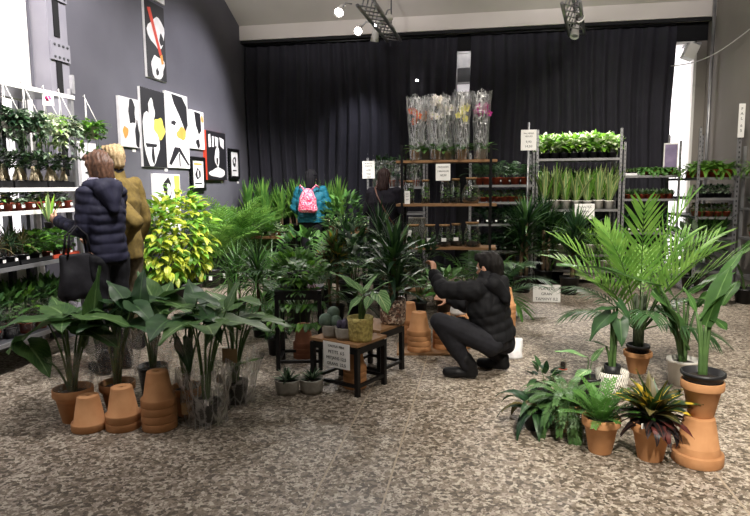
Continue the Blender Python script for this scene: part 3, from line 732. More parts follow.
# bottom shelf: taller plants in clear wraps
wr_ = []
for k, (pm, m1) in enumerate((('red_plastic', 'leaf_dark'), ('black_plastic', 'leaf_mid'), ('rust_plastic', 'leaf_bright'))):
    fo = bush(40+k, 60, .09, .13, .09, .042, m1, .19, stems=6, mats=[m1, 'leaf_mid'], shape='lance', up=.7)
    wr_.append(potted('wrapped_plant', 'x', 'plant', (0, -50, 0), round_pot(.055, .085, pm), 'pot', .048, .07, fo, sleeve_mb=sleeve(.062, .11, .24, 5+k, 'film', z0=.03)))
for i in range(6):
    place(wr_[i % 3], (RXF-.11, 3.98+i*.175, SZ[0]), ORD[i]+' wrapped plant from the left, front row of the lowest left rack shelf', group='wrapped plants on the lowest left shelf')
for i in range(5):
    place(wr_[(i+1) % 3], (RXF-.31, 4.16+i*.17, SZ[0]), ORD[i]+' wrapped plant from the left, back row of the lowest left rack shelf', group='wrapped plants on the lowest left shelf')

# ================================================================== posters on the left wall (plain black and white shapes, no real design)
plain('art_white', '#f1eff0', .6); plain('art_black', '#17161c', .6); plain('art_red', '#d8452c', .6); plain('art_orange', '#e8a04a', .6); plain('art_yellow', '#e6d35a', .6)
def poster(label, x0, ya, yb, x1, shapes, ground='art_white', frame=None, depth=.035, back=None):
    """x0..x1, ya..yb: pixel span of its face; shapes: (material, polygon in 0..1)"""
    xw = XL+depth; p0 = atx(x0, (ya+yb)/2, xw); p1 = atx(x1, (ya+yb)/2, xw); pm = atx((x0+x1)/2, ya, xw); pb = atx((x0+x1)/2, yb, xw)
    L = p1.y-p0.y; H = pm.z-pb.z; t = thing('framed_poster' if frame else 'canvas_print', label, 'poster', (XL, p0.y, pb.z), 0, 'black and white prints on the grey wall')
    MB().box((depth/2-.002, L/2, H/2), (depth-.004, L, H), back or 'art_white').build('backing', t)
    b = MB(); b.box((depth-.001, L/2, H/2), (.003, L*.995, H*.997), ground); b.build('print_ground', t)
    if frame:
        f = MB(); w = .05
        for y_ in (w/2, L-w/2): f.box((depth/2+.008, y_, H/2), (depth+.012, w, H), frame)
        for z_ in (w/2, H-w/2): f.box((depth/2+.008, L/2, z_), (depth+.012, L-2*w, w), frame)
        f.build('frame', t)
    byc = {}
    for k, (m, poly) in enumerate(shapes):
        bb = byc.setdefault(m, MB()); n = len(poly); xx = depth+.0008+.0006*k
        bb.add([(xx, u*L, v*H) for u, v in poly], [tuple(range(n))], m, smooth=False)
    for m, bb in byc.items(): bb.build('printed_shape', t)
    return t
def blob(cx, cy, rx, ry, seed, n=22, am=.18):
    q = random.Random(seed); ph = [q.uniform(0, 6) for _ in range(3)]
    return [(min(.99, max(.01, cx+rx*cos(a)*(1+am*sin(2*a+ph[0])+am*.6*sin(5*a+ph[1])))), min(.99, max(.01, cy+ry*sin(a)*(1+am*sin(3*a+ph[2]))))) for a in [2*pi*i/n for i in range(n)]]
poster('tall canvas with a red slash, highest whole print on the grey wall', 146, 4, 79, 165, [('art_white', blob(.55, .62, .40, .2, 1)), ('art_white', blob(.55, .17, .36, .16, 2)), ('art_black', blob(.8, .55, .1, .08, 3)), ('art_red', [(.12, .9), (.28, .92), (.78, .36), (.66, .33)]), ('art_orange', [(.68, .33), (.8, .36), (.86, .24), (.74, .22)]), ('art_black', blob(.5, .1, .07, .05, 4))], ground='art_black')
poster('canvas cut by the top edge above the tall red slash print', 152, -18, 1.5, 164, [('art_black', blob(.5, .7, .3, .2, 5))])
poster('narrow black and white canvas, leftmost of the middle row on the grey wall', 120, 98, 147, 139.5, [('art_black', blob(.62, .72, .2, .26, 6)), ('art_black', blob(.85, .25, .1, .3, 7)), ('art_orange', blob(.25, .3, .12, .12, 8))])
poster('large dark canvas with a white standing shape and yellow patch', 142, 90, 167, 165.5, [('art_white', blob(.35, .35, .3, .36, 9)), ('art_white', blob(.42, .74, .13, .13, 10)), ('art_yellow', blob(.72, .52, .22, .14, 11)), ('art_black', [(.1, .3), (.6, .3), (.55, .26), (.15, .25)]), ('art_black', blob(.4, .15, .06, .12, 12))], ground='art_black')
poster('large white canvas with a black sweep and orange patch, right of the big dark one', 167, 94, 168, 188.5, [('art_black', [(.25, .98), (.75, .97), (.95, .85), (.97, .6), (.85, .5), (.6, .7), (.35, .86)]), ('art_black', [(.02, .05), (.3, .28), (.55, .28), (.98, .05), (.9, .04), (.5, .22), (.12, .03)]), ('art_orange', blob(.65, .47, .2, .09, 14)), ('art_black', blob(.3, .6, .12, .03, 15)), ('art_black', [(.48, .2), (.54, .2), (.54, .02), (.48, .02)])])
poster('small white canvas with a black streak, above the black framed notice', 190.5, 111, 149, 204, [('art_black', [(.3, .97), (.75, .95), (.8, .5), (.6, .38), (.4, .6)]), ('art_orange', blob(.88, .8, .08, .1, 16)), ('art_black', blob(.5, .15, .14, .12, 17))])
poster('black framed print with an oval mark, under the small streaked canvas', 191, 157, 191, 205, [('art_orange', [(.22, .82), (.78, .82), (.78, .76), (.22, .76)]), ('art_black', blob(.5, .5, .17, .16, 18)), ('art_white', blob(.5, .5, .06, .11, 19)), ('art_black', [(.25, .24), (.75, .24), (.75, .2), (.25, .2)])], frame='black_metal')
poster('black canvas with orange red side, white strokes above a white seated shape', 207, 132, 180, 226, [('art_white', [(.1, .92), (.2, .94), (.22, .68), (.1, .66)]), ('art_white', [(.28, .9), (.36, .9), (.36, .68), (.28, .68)]), ('art_white', [(.42, .9), (.6, .88), (.58, .7), (.44, .7)]), ('art_white', [(.66, .9), (.9, .86), (.88, .66), (.7, .72)]), ('art_white', blob(.5, .48, .13, .2, 20)), ('art_white', blob(.5, .15, .36, .1, 21)), ('art_black', blob(.5, .4, .05, .08, 22))], ground='art_black', back='art_red', depth=.06)
poster('small black framed print, rightmost on the grey wall beside the curtain', 229.5, 149, 179, 239, [('art_black', blob(.5, .58, .2, .16, 23)), ('art_white', blob(.5, .6, .08, .08, 24)), ('art_black', [(.3, .3), (.7, .3), (.7, .26), (.3, .26)])], frame='black_metal')
poster('white canvas with a dark oval and yellow corner, low behind the golden bush', 155, 174, 240, 181, [('art_black', blob(.5, .78, .14, .17, 25)), ('art_white', blob(.55, .76, .08, .1, 26)), ('art_yellow', [(.75, .98), (.98, .98), (.98, .5), (.8, .6)])])
poster('pale canvas mostly hidden behind the two heads', 81, 143, 186, 97, [('art_black', blob(.5, .3, .3, .04, 27)), ('art_black', blob(.4, .7, .1, .1, 28))])
for px, py, lab in ((134, 150.5, 'under the narrow leftmost canvas'), (166, 170, 'under the large dark canvas'), (222, 182, 'under the black and orange canvas'), (238, 182.5, 'under the rightmost framed print')):
    p = atx(px, py, XL+.004); o = MB().box((0, 0, 0), (.006, .07, .035), 'card').build('title_card', None, p); tag(o, 'tiny white title card on the grey wall '+lab, 'label card', 'title cards below the prints')
# ================================================================== front left group: tall arrow-leaved plants, terracotta pots
TR, TH_ = .104, .208; PXW = 1.28
def pxspec(base, zs, a, e, wr=.7, droop=.25, laz=None):
    """stalk and leaf from where the stalk ends (a) to the leaf tip (e): (px, py, depth offset)"""
    A = at(a[0], a[1], base.y+a[2])-base; E = at(e[0], e[1], base.y+e[2])-base; A.z -= zs; E.z -= zs
    d = E-A; L = d.length; wr *= PXW; az = math.atan2(d.y, d.x); el = math.asin(d.z/L)
    return (math.atan2(A.y, A.x), max(.08, A.z), math.hypot(A.x, A.y), L*1.04, L*wr, az, el+droop*.45, droop)
def kraft_tag(parent, loc, rz, w=.05, h=.075, mat='kraft'):
    o = MB().box((0, 0, 0), (w, .003, h), mat).build('paper_tag', parent, loc, rz); o['label'] = 'kraft paper tag' if mat == 'kraft' else 'white paper tag'
def aloc(label, basepx, pot, potname, sr_, sz, leaves, sl=None, seed=1, mat='leaf_alocasia', group=None):
    base = fl(*basepx); specs = [pxspec(base, sz, *l) for l in leaves]; q = random.Random(900+seed); a0 = q.uniform(0, 6)
    for k in range(5):
        az = a0+k*1.2566+q.uniform(-.3, .3); L = q.uniform(.22, .31)
        specs.append((az, q.uniform(.42, .60), q.uniform(.06, .16), L, L*q.uniform(.85, 1.0), az+q.uniform(-.4, .4), q.uniform(-.1, .25), q.uniform(.3, .6)))
    return potted('elephant_ear_plant', label, 'plant', base, pot, potname, sr_, sz, stalked(seed, specs, mat=mat), sleeve_mb=sl, group=group)
aloc('elephant ear plant with a huge drooping leaf in the leftmost terracotta pot on the floor', (75, 420), terracotta_mesh(.12, .215), 'terracotta_pot', .10, .175, [
    ((58, 321, -.05), (8, 352, -.12), .8, .5), ((93, 326, .1), (99, 268, .1), .5, .1), ((87, 330, .05), (118, 348, .0), .75, .4), ((30, 347, -.1), (50, 378, -.2), .6, .4),
    ((80, 315, .2), (112, 300, .25), .6, .3), ((66, 322, .15), (52, 297, .3), .6, .3)], sleeve(.10, .17, .30, 51, z0=.16), 1)
aloc('wrapped elephant ear plant in the second terracotta pot from the left', (119, 412), terracotta_mesh(.112, .205), 'terracotta_pot', .09, .17, [
    ((124, 300, .1), (107, 281, .15), .75, .4), ((136, 306, 0), (153, 325, -.05), .8, .4), ((112, 312, 0), (92, 333, -.05), .7, .4), ((140, 302, .1), (144, 268, .15), .6, .2), ((118, 318, .15), (128, 296, .3), .7, .2)], sleeve(.10, .19, .42, 52, z0=.15), 2, 'leaf_dark')
aloc('elephant ear plant in a black pot standing behind the tallest stack of pots', (154, 392), round_pot(.105, .2, 'black_plastic'), 'pot', .09, .17, [
    ((152, 296, 0), (138, 272, .05), .85, .2), ((162, 298, .05), (190, 287, .0), .6, .35), ((165, 300, 0), (205, 324, -.1), .5, .5), ((176, 292, .1), (202, 283, .15), .6, .35), ((150, 302, -.05), (120, 294, -.05), .7, .5), ((160, 305, .1), (172, 281, .3), .7, .25)], sleeve(.11, .21, .46, 53, z0=.10), 3)
aloc('dark elephant ear plant in the terracotta pot right of the tallest stack', (188, 414), terracotta_mesh(.105, .19), 'terracotta_pot', .09, .155, [
    ((198, 296, .0), (222, 308, -.05), .6, .4), ((208, 316, -.1), (222, 345, -.15), .5, .3), ((190, 320, .0), (170, 342, -.05), .7, .5), ((196, 300, .1), (188, 280, .2), .7, .2), ((183, 345, -.1), (190, 372, -.18), .5, .2)], sleeve(.095, .2, .44, 54, z0=.12), 4, 'leaf_dark')
E1 = aloc('wrapped elephant ear plant in a black pot in front, clear film bunched around its base', (207, 422), round_pot(.085, .14, 'black_plastic'), 'pot', .075, .12, [
    ((222, 318, .05), (243, 330, .0), .6, .4), ((230, 302, .1), (240, 280, .15), .7, .2), ((214, 330, -.03), (205, 352, -.08), .6, .4), ((226, 325, .1), (236, 345, .12), .6, .4)], sleeve(.115, .17, .36, 55, 'film_bright'), 5)
kraft_tag(E1, (-.085, -.10, .12), .2); kraft_tag(E1, (.06, -.12, .17), -.5, .04, .03, 'card')
F1 = aloc('wrapped elephant ear plant in a black pot, rightmost of the front left group', (236, 402), round_pot(.085, .15, 'black_plastic'), 'pot', .075, .125, [
    ((246, 318, .0), (284, 322, -.05), .45, .4), ((240, 300, .1), (262, 306, .0), .7, .4), ((232, 300, 0), (226, 274, .0), .7, .2), ((236, 366, -.1), (262, 358, -.12), .4, .1), ((250, 330, .1), (240, 346, .1), .6, .4), ((228, 305, .1), (206, 291, .15), .55, .4)], sleeve(.11, .18, .34, 56, 'film_bright'), 6)
kraft_tag(F1, (-.05, -.12, .20), .1, .055, .06); kraft_tag(F1, (-.02, -.03, .33), .1, .1, .1)
# stacks of upturned pots, every pot of a stack a thing
def stack(px, labels, n, Rr=TR, H=TH_, rz=0, step=.0485, tilt=0, name='terracotta_pot', group='upturned terracotta pots', mat='terracotta'):
    base = fl(*px); m = inverted(Rr, H, mat)
    o0 = None
    for i in range(n):
        loc = base+Vector((rnd.uniform(-.001, .001), rnd.uniform(-.001, .001), step*i))
        if o0 is None: o = m.build(name, None, loc, rnd.uniform(0, 6)); o0 = o
        else: o = o0.copy(); COL.objects.link(o); o.location = loc
        tag(o, labels[i], 'pot', group)
stack((90, 428), ['single upturned terracotta pot in front of the leftmost potted plant'], 1)
LV = ['lowest', 'second from the floor', 'third from the floor', 'topmost']
stack((124, 427), ['lower of the two upturned terracotta pots nested left of the tallest stack', 'upper of the two upturned terracotta pots nested left of the tallest stack'], 2)
stack((160, 427), ['upturned terracotta pot in the tall front stack, '+x for x in LV], 4)
# bunched film lying around the wrapped pots
# ================================================================== centre: black framed tables, pots, plants
def table(label, A, B_, D, H, slab_mat='wood', name='side_table', lower=True, w=.032):
    """A front corner, B right corner, D left corner on the floor"""
    A, B_, D = Vector(A), Vector(B_), Vector(D); C_ = B_+D-A; c = (A+C_)/2; t = thing(name, label, 'table', (c.x, c.y, 0))
    rz = math.atan2((B_-A).y, (B_-A).x); L1 = (B_-A).length; e2 = (D-A); L2 = e2.length
    M = Matrix.Rotation(rz, 3, 'Z'); n1 = M @ Vector((1, 0, 0)); n2 = M @ Vector((0, 1, 0)); L2 = abs(e2.dot(n2))
    t.rotation_euler.z = rz
    for sx in (-1, 1):
        for sy in (-1, 1): MB().box((sx*(L1/2-w/2), sy*(L2/2-w/2), (H-.03)/2), (w, w, H-.03), 'black_metal').build('leg', t)
    b = MB()
    for sx in (-1, 1): b.box((sx*(L1/2-w/2), 0, H-.045), (w, L2-2*w, .05), 'black_metal')
    for sy in (-1, 1): b.box((0, sy*(L2/2-w/2), H-.045), (L1-2*w, w, .05), 'black_metal')
    b.build('top_frame', t); MB().box((0, 0, H-.01), (L1, L2, .02), slab_mat).build('tabletop', t)
    if lower:
        for sx in (-1, 1): MB().box((sx*(L1/2-w/2), 0, .07), (w*.7, L2-2*w, w*.7), 'black_metal').build('stretcher', t)
        for sy in (-1, 1): MB().box((0, sy*(L2/2-w/2), .07), (L1-2*w, w*.7, w*.7), 'black_metal').build('stretcher', t)
    return t, c, n1, n2, L1, L2
TA, TB = fl(358, 398), fl(387, 384); e = TB-TA; pe = Vector((-e.y, e.x, 0)).normalized(); TD = TA+pe*.43
T1H = .37
t1 = table('low black framed table with a brown top carrying cactus pots and the yellow pot', TA, TB, TD, T1H)
# handwritten note hung on the table's front edge
mid = at(336, 343, (TA.y+TD.y)/2); 
rzs = math.atan2((TA-TD).y, (TA-TD).x)
q_ = TA.lerp(TD, .42); nrm = Vector((sin(rzs), -cos(rzs), 0))
s1 = sign('handwritten white price note hanging on the front edge of the low table', (q_.x+nrm.x*.006, q_.y+nrm.y*.006, T1H-.185), .235, .18, [('CACTUS  MINI', .022, 0, .145), ('PETITS  6,5', .031, 0, .10), ('MITJANS 12,5', .031, 0, .058), ('GRANS  22,5', .031, 0, .016)], rz=rzs, name='price_note')
# on the low table
def on(px, py, z): return fl(px, py, z)
def felt_pot(r, h, seed, mat='grey_felt'):
    b = MB(); b.lathe([(0, 0), (r*.88, 0), (r*.98, h*.3), (r, h*.62), (r*1.06, h*.9), (r*1.08, h), (r*.97, h*.98), (r*.9, h*.7), (0, h*.68)], mat, 20, wob=lambda a, t: .05*sin(3*a+seed)+.03*sin(7*a+5*t)); return b
cp = TA.lerp(TD, .72)+e.normalized()*.10; cp.z = T1H
ct = thing('potted_cactus', 'three headed grey green cactus in a pale cloth pot on the low table', 'cactus', cp)
felt_pot(.068, .095, 1).build('pot', ct); soil_mesh(.06, .08).build('soil', ct)
for (x, y, z, r) in ((-.035, -.02, .12, .05), (.038, -.015, .115, .042), (.01, .03, .165, .047)):
    MB().ell((x, y, z), (r, r, r*1.08), 'cactus', 28, fn=lambda a, ph: 1+.045*cos(14*a)*sin(ph)).build('cactus_head', ct)
cp = TA.lerp(TD, .42)+e.normalized()*.10; cp.z = T1H
ct = thing('potted_cactus', 'small dark purple clustered cactus in a pale cloth pot beside the yellow pot', 'cactus', cp)
felt_pot(.068, .09, 3).build('pot', ct); soil_mesh(.06, .075).build('soil', ct)
for i in range(7): a = i*2.4; MB().ell((.012*i**.5*1.6*cos(a), .012*i**.5*1.6*sin(a), .105), (.024, .024, .034), 'cactus_purple', 14, fn=lambda a_, ph: 1+.06*cos(9*a_)*sin(ph)).build('cactus_head', ct)
cp = TA.lerp(TD, .16)+e.normalized()*.13; cp.z = T1H; py_ = cp.copy(); PXW = 1.0
yp = MB(); yp.lathe([(0, 0), (.078, 0), (.084, .02), (.09, .14), (.093, .17), (.086, .17), (.083, .12), (0, .12)], 'yellow_pot', 28)
rib = MB()
for k in range(9): rib.tube([(.0805+.0012*k, 0, 0), ]*2, .001, 'yellow_pot') if False else None
specs = [pxspec(cp, .14, *l) for l in [((357, 287, .02), (331, 270, .0), .85, .3), ((360, 296, -.02), (348, 312, -.06), 1.0, .5), ((378, 292, -.03), (388, 312, -.08), 1.05, .5), ((366, 287, .03), (378, 272, .1), .45, .2), ((362, 290, .05), (350, 276, .1), .5, .2), ((374, 288, .04), (392, 279, .05), .4, .3), ((370, 296, -.04), (366, 308, -.1), .8, .5)]]
potted('calathea', 'pale veined calathea in the yellow woven pot on the low table', 'plant', cp, yp, 'yellow_pot', .08, .125, stalked(5, specs, mat='leaf_calathea', shape='heart', sr=.004))
# second and third tables
B2 = fl(404.5, 369); A2 = B2-e*.95
table('black framed side table carrying the pebbled pot, behind the low table', A2, B2, A2+pe*.34, .38)
t3A = fl(276, 371); table('taller black framed table at the back left of the display', t3A, t3A+Vector((.36, .07, 0)), t3A+Vector((-.06, .34, 0)), .64, 'black_metal')
pp = MB(); pp.lathe([(0, 0), (.085, 0), (.10, .03), (.105, .19), (.098, .20), (.092, .19), (.088, .15), (0, .15)], 'pebble', 26) if 'pebble' in MATS else None
def pebble_mat():
    m, nt, b = newmat('pebble'); v = nd(nt, 'ShaderNodeTexVoronoi', Scale=75); nt.links.new(objco(nt), v.inputs['Vector'])
    s_ = nt.nodes.new('ShaderNodeSeparateColor'); nt.links.new(v.outputs['Color'], s_.inputs[0]); cr = nt.nodes.new('ShaderNodeValToRGB'); cr.color_ramp.interpolation = 'CONSTANT'
    el = cr.color_ramp.elements; el[0].color = srgb('#4c3a33'); el[1].color = srgb('#8e7a6b'); el[1].position = .3
    for p, c in ((.55, '#c9b8a8'), (.8, '#75503f')): x = el.new(p); x.color = srgb(c)
    nt.links.new(s_.outputs[0], cr.inputs[0]); nt.links.new(cr.outputs[0], b.inputs['Base Color']); b.inputs['Roughness'].default_value = .5
pebble_mat()
pp = MB(); pp.lathe([(0, 0), (.085, 0), (.10, .03), (.105, .19), (.098, .20), (.092, .19), (.088, .15), (0, .15)], 'pebble', 26)
c2 = fl(393, 323, .38)
potted('dracaena', 'dark bushy dracaena in the pebbled pot on the side table', 'plant', c2, pp, 'pebbled_pot', .09, .155, cane(71, [.16, .30, .42], 34, .36, .042, 'leaf_dark', .9, mats=['leaf_dark', 'leaf_deep', 'leaf_mid'], spread=.03))
# little cloth pots on the floor
for px, py, lab, s_ in ((288, 393, 'pale crumpled cloth pot with a small dark plant on the floor, left of the pair', 3), (312, 392, 'pale crumpled cloth pot with a small dark plant on the floor, right of the pair', 5)):
    potted('small_potted_plant', lab, 'plant', fl(px, py), felt_pot(.082, .105, s_), 'cloth_pot', .07, .085, rosette(80+s_, 30, .12, .022, .3, 1.4, .5, 'leaf_deep', mats=['leaf_deep', 'leaf_dark', 'leaf_silver']))
# terracotta stacks under and behind
UP = ['lowest', 'second', 'third', 'fourth', 'fifth', 'sixth', 'seventh', 'eighth']
c1 = (TB+TA)/2+pe*.16
def stack_at(base, n, Rr, H, step, where, mat='terracotta', group=None):
    m = inverted(Rr, H, mat); o0 = None
    for i in range(n):
        loc = Vector(base)+Vector((0, 0, step*i))
        if o0 is None: o = o0 = m.build('terracotta_pot', None, loc)
        else: o = o0.copy(); COL.objects.link(o); o.location = loc
        o.rotation_euler.z = rnd.uniform(0, 6)
        tag(o, ('single' if n == 1 else 'topmost' if i == n-1 else UP[i])+' upturned terracotta pot '+where, 'pot', group or 'upturned terracotta pots')
stack_at(c1, 4, .085, .17, .041, 'in the stack under the low table')
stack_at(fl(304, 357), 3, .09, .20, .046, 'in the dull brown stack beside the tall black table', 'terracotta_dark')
bz = .02
bd = MB().box((0, 0, .01), (.62, .36, .02), 'wood', rz=.12).build('wooden_board', None, fl(432, 350)); tag(bd, 'flat wooden board on the floor under the terracotta stacks by the crouching man', 'board')
stack_at(fl(419, 352)+Vector((0, 0, bz)), 4, .104, .20, .046, 'in the left stack on the wooden board')
s2 = fl(441, 350)+Vector((.02, .02, bz)); stack_at(s2, 4, .095, .19, .045, 'in the middle stack on the wooden board')
stack_at(fl(409, 343), 5, .095, .2, .046, 'in the stack standing behind the wooden board')
stack_at(fl(463, 346), 3, .10, .20, .046, 'in the low stack beside the crouching man')
stack_at(fl(503.5, 341), 8, .108, .2, .044, 'in the tall stack right behind the crouching man')
p = s2+Vector((0, 0, 3*.045+.19))
potted('leafy_pot_plant', 'leafy plant in a black pot set on the middle terracotta stack', 'plant', p, round_pot(.078, .12, 'black_plastic', .7), 'pot', .07, .095, bush(90, 80, .17, .12, .10, .05, 'leaf_mid', .15, mats=['leaf_mid', 'leaf_palm', 'leaf_dark'], stems=8))
# bag of compost on the low stack, carrier bag behind the man
def bag(name, label, loc, w, d, h, mat, seed, rz=0, band=None, cat='bag'):
    q = random.Random(seed); t = thing(name, label, cat, loc, rz); b = MB(); prof = []
    n = 24; rows = 9; vs = []; fs = []
    for j in range(rows+1):
        z = h*j/rows; k = 1-.55*(j/rows)**2
        for i in range(n):
            a = 2*pi*i/n; c_, s_ = cos(a), sin(a); r_ = 1+.06*sin(3*a+seed+z*20)+.04*sin(7*a+z*35)
            vs.append((w/2*abs(c_)**.7*(1 if c_ > 0 else -1)*r_, d/2*k*abs(s_)**.7*(1 if s_ > 0 else -1)*r_, z))
    for j in range(rows):
        for i in range(n): i2 = (i+1) % n; fs.append((j*n+i, j*n+i2, (j+1)*n+i2, (j+1)*n+i))
    fs.append(tuple(reversed(range(n)))); fs.append(tuple(rows*n+i for i in range(n)))
    if band:
        kx = [f for f in fs if min(f) >= n*6]; b.add(vs, [f for f in fs if f not in kx], mat); o = b.build('bag_body', t)
        b2 = MB(); b2.add(vs, kx, band); b2.build('lime_top', t)
    else: b.add(vs, fs, mat); b.build('bag_body', t)
    return t
plain('lime_plastic', '#b9cf3a', .4, '#9dbb35', 10); plain('white_plastic', '#e6e5e6', .4, '#cfced2', 14)
bg = bag('compost_bag', 'white plastic bag with a lime green top on the low stack beside the man', fl(463, 346)+Vector((-.06, 0, .292)), .17, .10, .24, 'white_plastic', 2, .2, 'lime_plastic')
MB().box((0, -.055, .08), (.09, .002, .012), 'ink').build('printed_line', bg)
bag('carrier_bag', 'crumpled white carrier bag on the floor behind the crouching man', fl(513, 357), .15, .14, .16, 'white_plastic', 5, .3)
# pothos and other plants standing on or around the tall table
tq = t3A+Vector((.14, .2, .64))
f, s = bush(95, 150, .24, .13, .085, .06, 'leaf_mid', .06, shape='heart', mats=['leaf_mid', 'leaf_palm', 'leaf_bright'], stems=8)
for i in range(12):
    a = -2.6+i*.22; pts = [(.08*cos(a)*(1+2.0*u), .08*sin(a)*(1+1.6*u), .02-.38*u**1.7) for u in (0, .25, .5, .75, 1)]; s.tube(pts, .003, 'stem_green', 4)
    for k_, p_ in enumerate(pts[1:]):
        for w in range(2): f.blade(p_, a+rnd.uniform(-1.2, 1.2), -.6, .075, .055, 'heart', .5, .1, 5, 0, 'leaf_mid' if (i+k_) % 3 else 'leaf_bright')
potted('pothos', 'trailing heart leaved pothos spilling over the tall black table', 'plant', tq, round_pot(.09, .13, 'black_plastic'), 'pot', .08, .10, (f, s))
potted('leafy_pot_plant', 'leafy plant in a black pot on the floor beside the tall black table', 'plant', fl(276, 354), round_pot(.075, .15, 'black_plastic'), 'pot', .066, .125, bush(97, 60, .16, .12, .09, .06, 'leaf_mid', .14, shape='heart', mats=['leaf_mid', 'leaf_dark']))

# ------------------------------------------------------------------ the mass of big plants in the middle
def floorplant(name, label, px, py, potspec, fol, cat='plant', potname='pot', group=None, z=0, sl=None):
    r_, h_, m_ = potspec; loc = fl(px, py) if py else px
    if z: loc.z = z
    return potted(name, label, cat, loc, round_pot(r_, h_, m_), potname, r_*.9, h_*.8, fol, group=group, rz=rnd.uniform(0, 6), sleeve_mb=sl)
BP = (.10, .19, 'black_plastic'); BP2 = (.12, .24, 'black_plastic')
floorplant('spider_dracaena', 'fine leaved drooping dracaena left of the tall black table', 262, 336, BP, cane(101, [.42, .55], 60, .40, .018, 'leaf_mid', 1.5, spread=.03, e1=-.3, mats=['leaf_mid', 'leaf_palm', 'leaf_dark']))
floorplant('spider_dracaena', 'fine leaved drooping dracaena behind the elephant ear plants', 238, 318, BP, cane(102, [.30, .42], 60, .42, .018, 'leaf_palm', 1.4, spread=.03, e1=-.3, mats=['leaf_mid', 'leaf_palm']))
floorplant('fan_palm', 'dark green palm behind the tall black table', 300, 330, BP2, palm(103, 12, .85, .26, .022, 18, 'leaf_dark', 1.4, .5, 1.3, sr=.008))
floorplant('croton', 'yellow flecked croton in the middle of the display', 336, 322, BP, cane(104, [.45, .58, .66], 34, .24, .055, 'leaf_croton', .8, spread=.06, shape='ovate', mats=['leaf_croton', 'leaf_bronze', 'leaf_mid']))
floorplant('rubber_plant', 'bushy dark green plant between the croton and the pebbled pot', 356, 318, BP, bush(105, 130, .26, .30, .15, .07, 'leaf_dark', .55, mats=['leaf_dark', 'leaf_deep', 'leaf_mid'], stems=8, sr=.007))
floorplant('yucca', 'spiky dark yucca beside the left post of the black shelf', 386, 310, BP2, cane(106, [.55, .75, .35], 40, .42, .03, 'leaf_dark', .6, spread=.05, e0=1.5, mats=['leaf_dark', 'leaf_deep', 'leaf_silver']))
floorplant('yucca', 'spiky dark yucca left of the dark coated person', 348, 300, BP2, cane(107, [.45, .65], 40, .42, .032, 'leaf_deep', .7, spread=.05, mats=['leaf_dark', 'leaf_deep']))
floorplant('leafy_bush', 'rounded dark bush under the black shelf, left of the crouching man', 418, 318, BP, bush(108, 120, .24, .24, .13, .06, 'leaf_dark', .48, mats=['leaf_dark', 'leaf_mid', 'leaf_deep'], stems=8, sr=.006))
floorplant('leafy_bush', 'dark bush behind the pebbled pot', 398, 326, BP, bush(109, 110, .20, .2, .12, .06, 'leaf_deep', .42, mats=['leaf_dark', 'leaf_deep'], stems=8, sr=.006))
floorplant('fan_palm', 'mid green palm behind the croton', 322, 306, BP2, palm(110, 12, .9, .28, .022, 18, 'leaf_palm', 1.4, .4, 1.3, sr=.008))
floorplant('fan_palm', 'low spreading palm between the wood slab tables', 292, 306, BP2, palm(111, 12, .62, .24, .02, 18, 'leaf_mid', 1.3, .3, 1.4, sr=.008))
floorplant('leafy_bush', 'mid green bush in front of the teal jacketed woman', 306, 296, BP2, bush(112, 150, .35, .3, .16, .07, 'leaf_mid', .38, mats=['leaf_mid', 'leaf_dark', 'leaf_palm'], stems=9, sr=.007))
floorplant('leafy_bush', 'bushy plant right of the teal jacketed woman', 345, 286, BP2, bush(113, 160, .33, .36, .16, .06, 'leaf_mid', .8, mats=['leaf_mid', 'leaf_dark', 'leaf_palm'], stems=9, sr=.007, shape='lance'))
floorplant('spider_dracaena', 'pale striped drooping plant behind the left wood slab table', 272, 300, BP2, cane(114, [.15, .25], 44, .36, .025, 'leaf_snake', 1.3, spread=.03, e1=-.2, mats=['leaf_silver', 'leaf_mid', 'leaf_palm']))
# row of areca palms along the left wall, black pots with little white tags
for k, (px, py, h_) in enumerate(((213, 287, 1.15), (227, 284, 1.3), (242, 282, 1.05), (234, 279, 1.4), (247, 276, 1.25), (257, 279, .95))):
    wh = ['first areca palm in a black pot by the grey wall, counting from the golden bush', 'second areca palm in a black pot by the grey wall, from the golden bush', 'third areca palm in a black pot by the grey wall, from the golden bush', 'tall areca palm standing behind the first front palm by the grey wall', 'tall areca palm standing behind the second front palm by the grey wall', 'areca palm nearest the left wood slab table'][k]
    t = floorplant('areca_palm', wh, px, py, (.13, .27, 'black_plastic'), palm(120+k, 15, h_*.92, .32, .024, 18, 'leaf_palm' if k in (2, 5) else 'leaf_areca', 1.53, 1.2, .95, bare=.25, sr=.007, vee=.25), group='areca palms by the grey wall')
    tg = tagcard(.05, .06).build('white_tag', t, None); t.rotation_euler.z = 0; tg.location = (.03, -.135, .15)
# golden bushes
for k, (px, py, h_, rx, lab) in enumerate(((166, 310, .62, .30, 'golden yellow leafy bush close behind the man in the olive coat'), (193, 301, .66, .34, 'golden yellow leafy bush below the low white canvas'), (182, 303, .95, .34, 'tall golden yellow bush against the grey wall behind the other two'))):
    floorplant('golden_bush', lab, px, py, (.13, .25, 'black_plastic'), bush(130+k, 250, rx*.82, .58, .16, .085, 'leaf_gold', .55+.1*k, mats=['leaf_gold', 'leaf_gold', 'leaf_lime', 'leaf_bright'], stems=10, sr=.006, up=0, droop=.9), group='golden bushes')
floorplant('potted_plant', 'small black pot with a pale grey topped plant by the olive coat', 150, 318, (.09, .18, 'black_plastic'), rosette(140, 26, .14, .05, .1, 1.2, .5, 'leaf_silver', shape='ovate'), z=None)
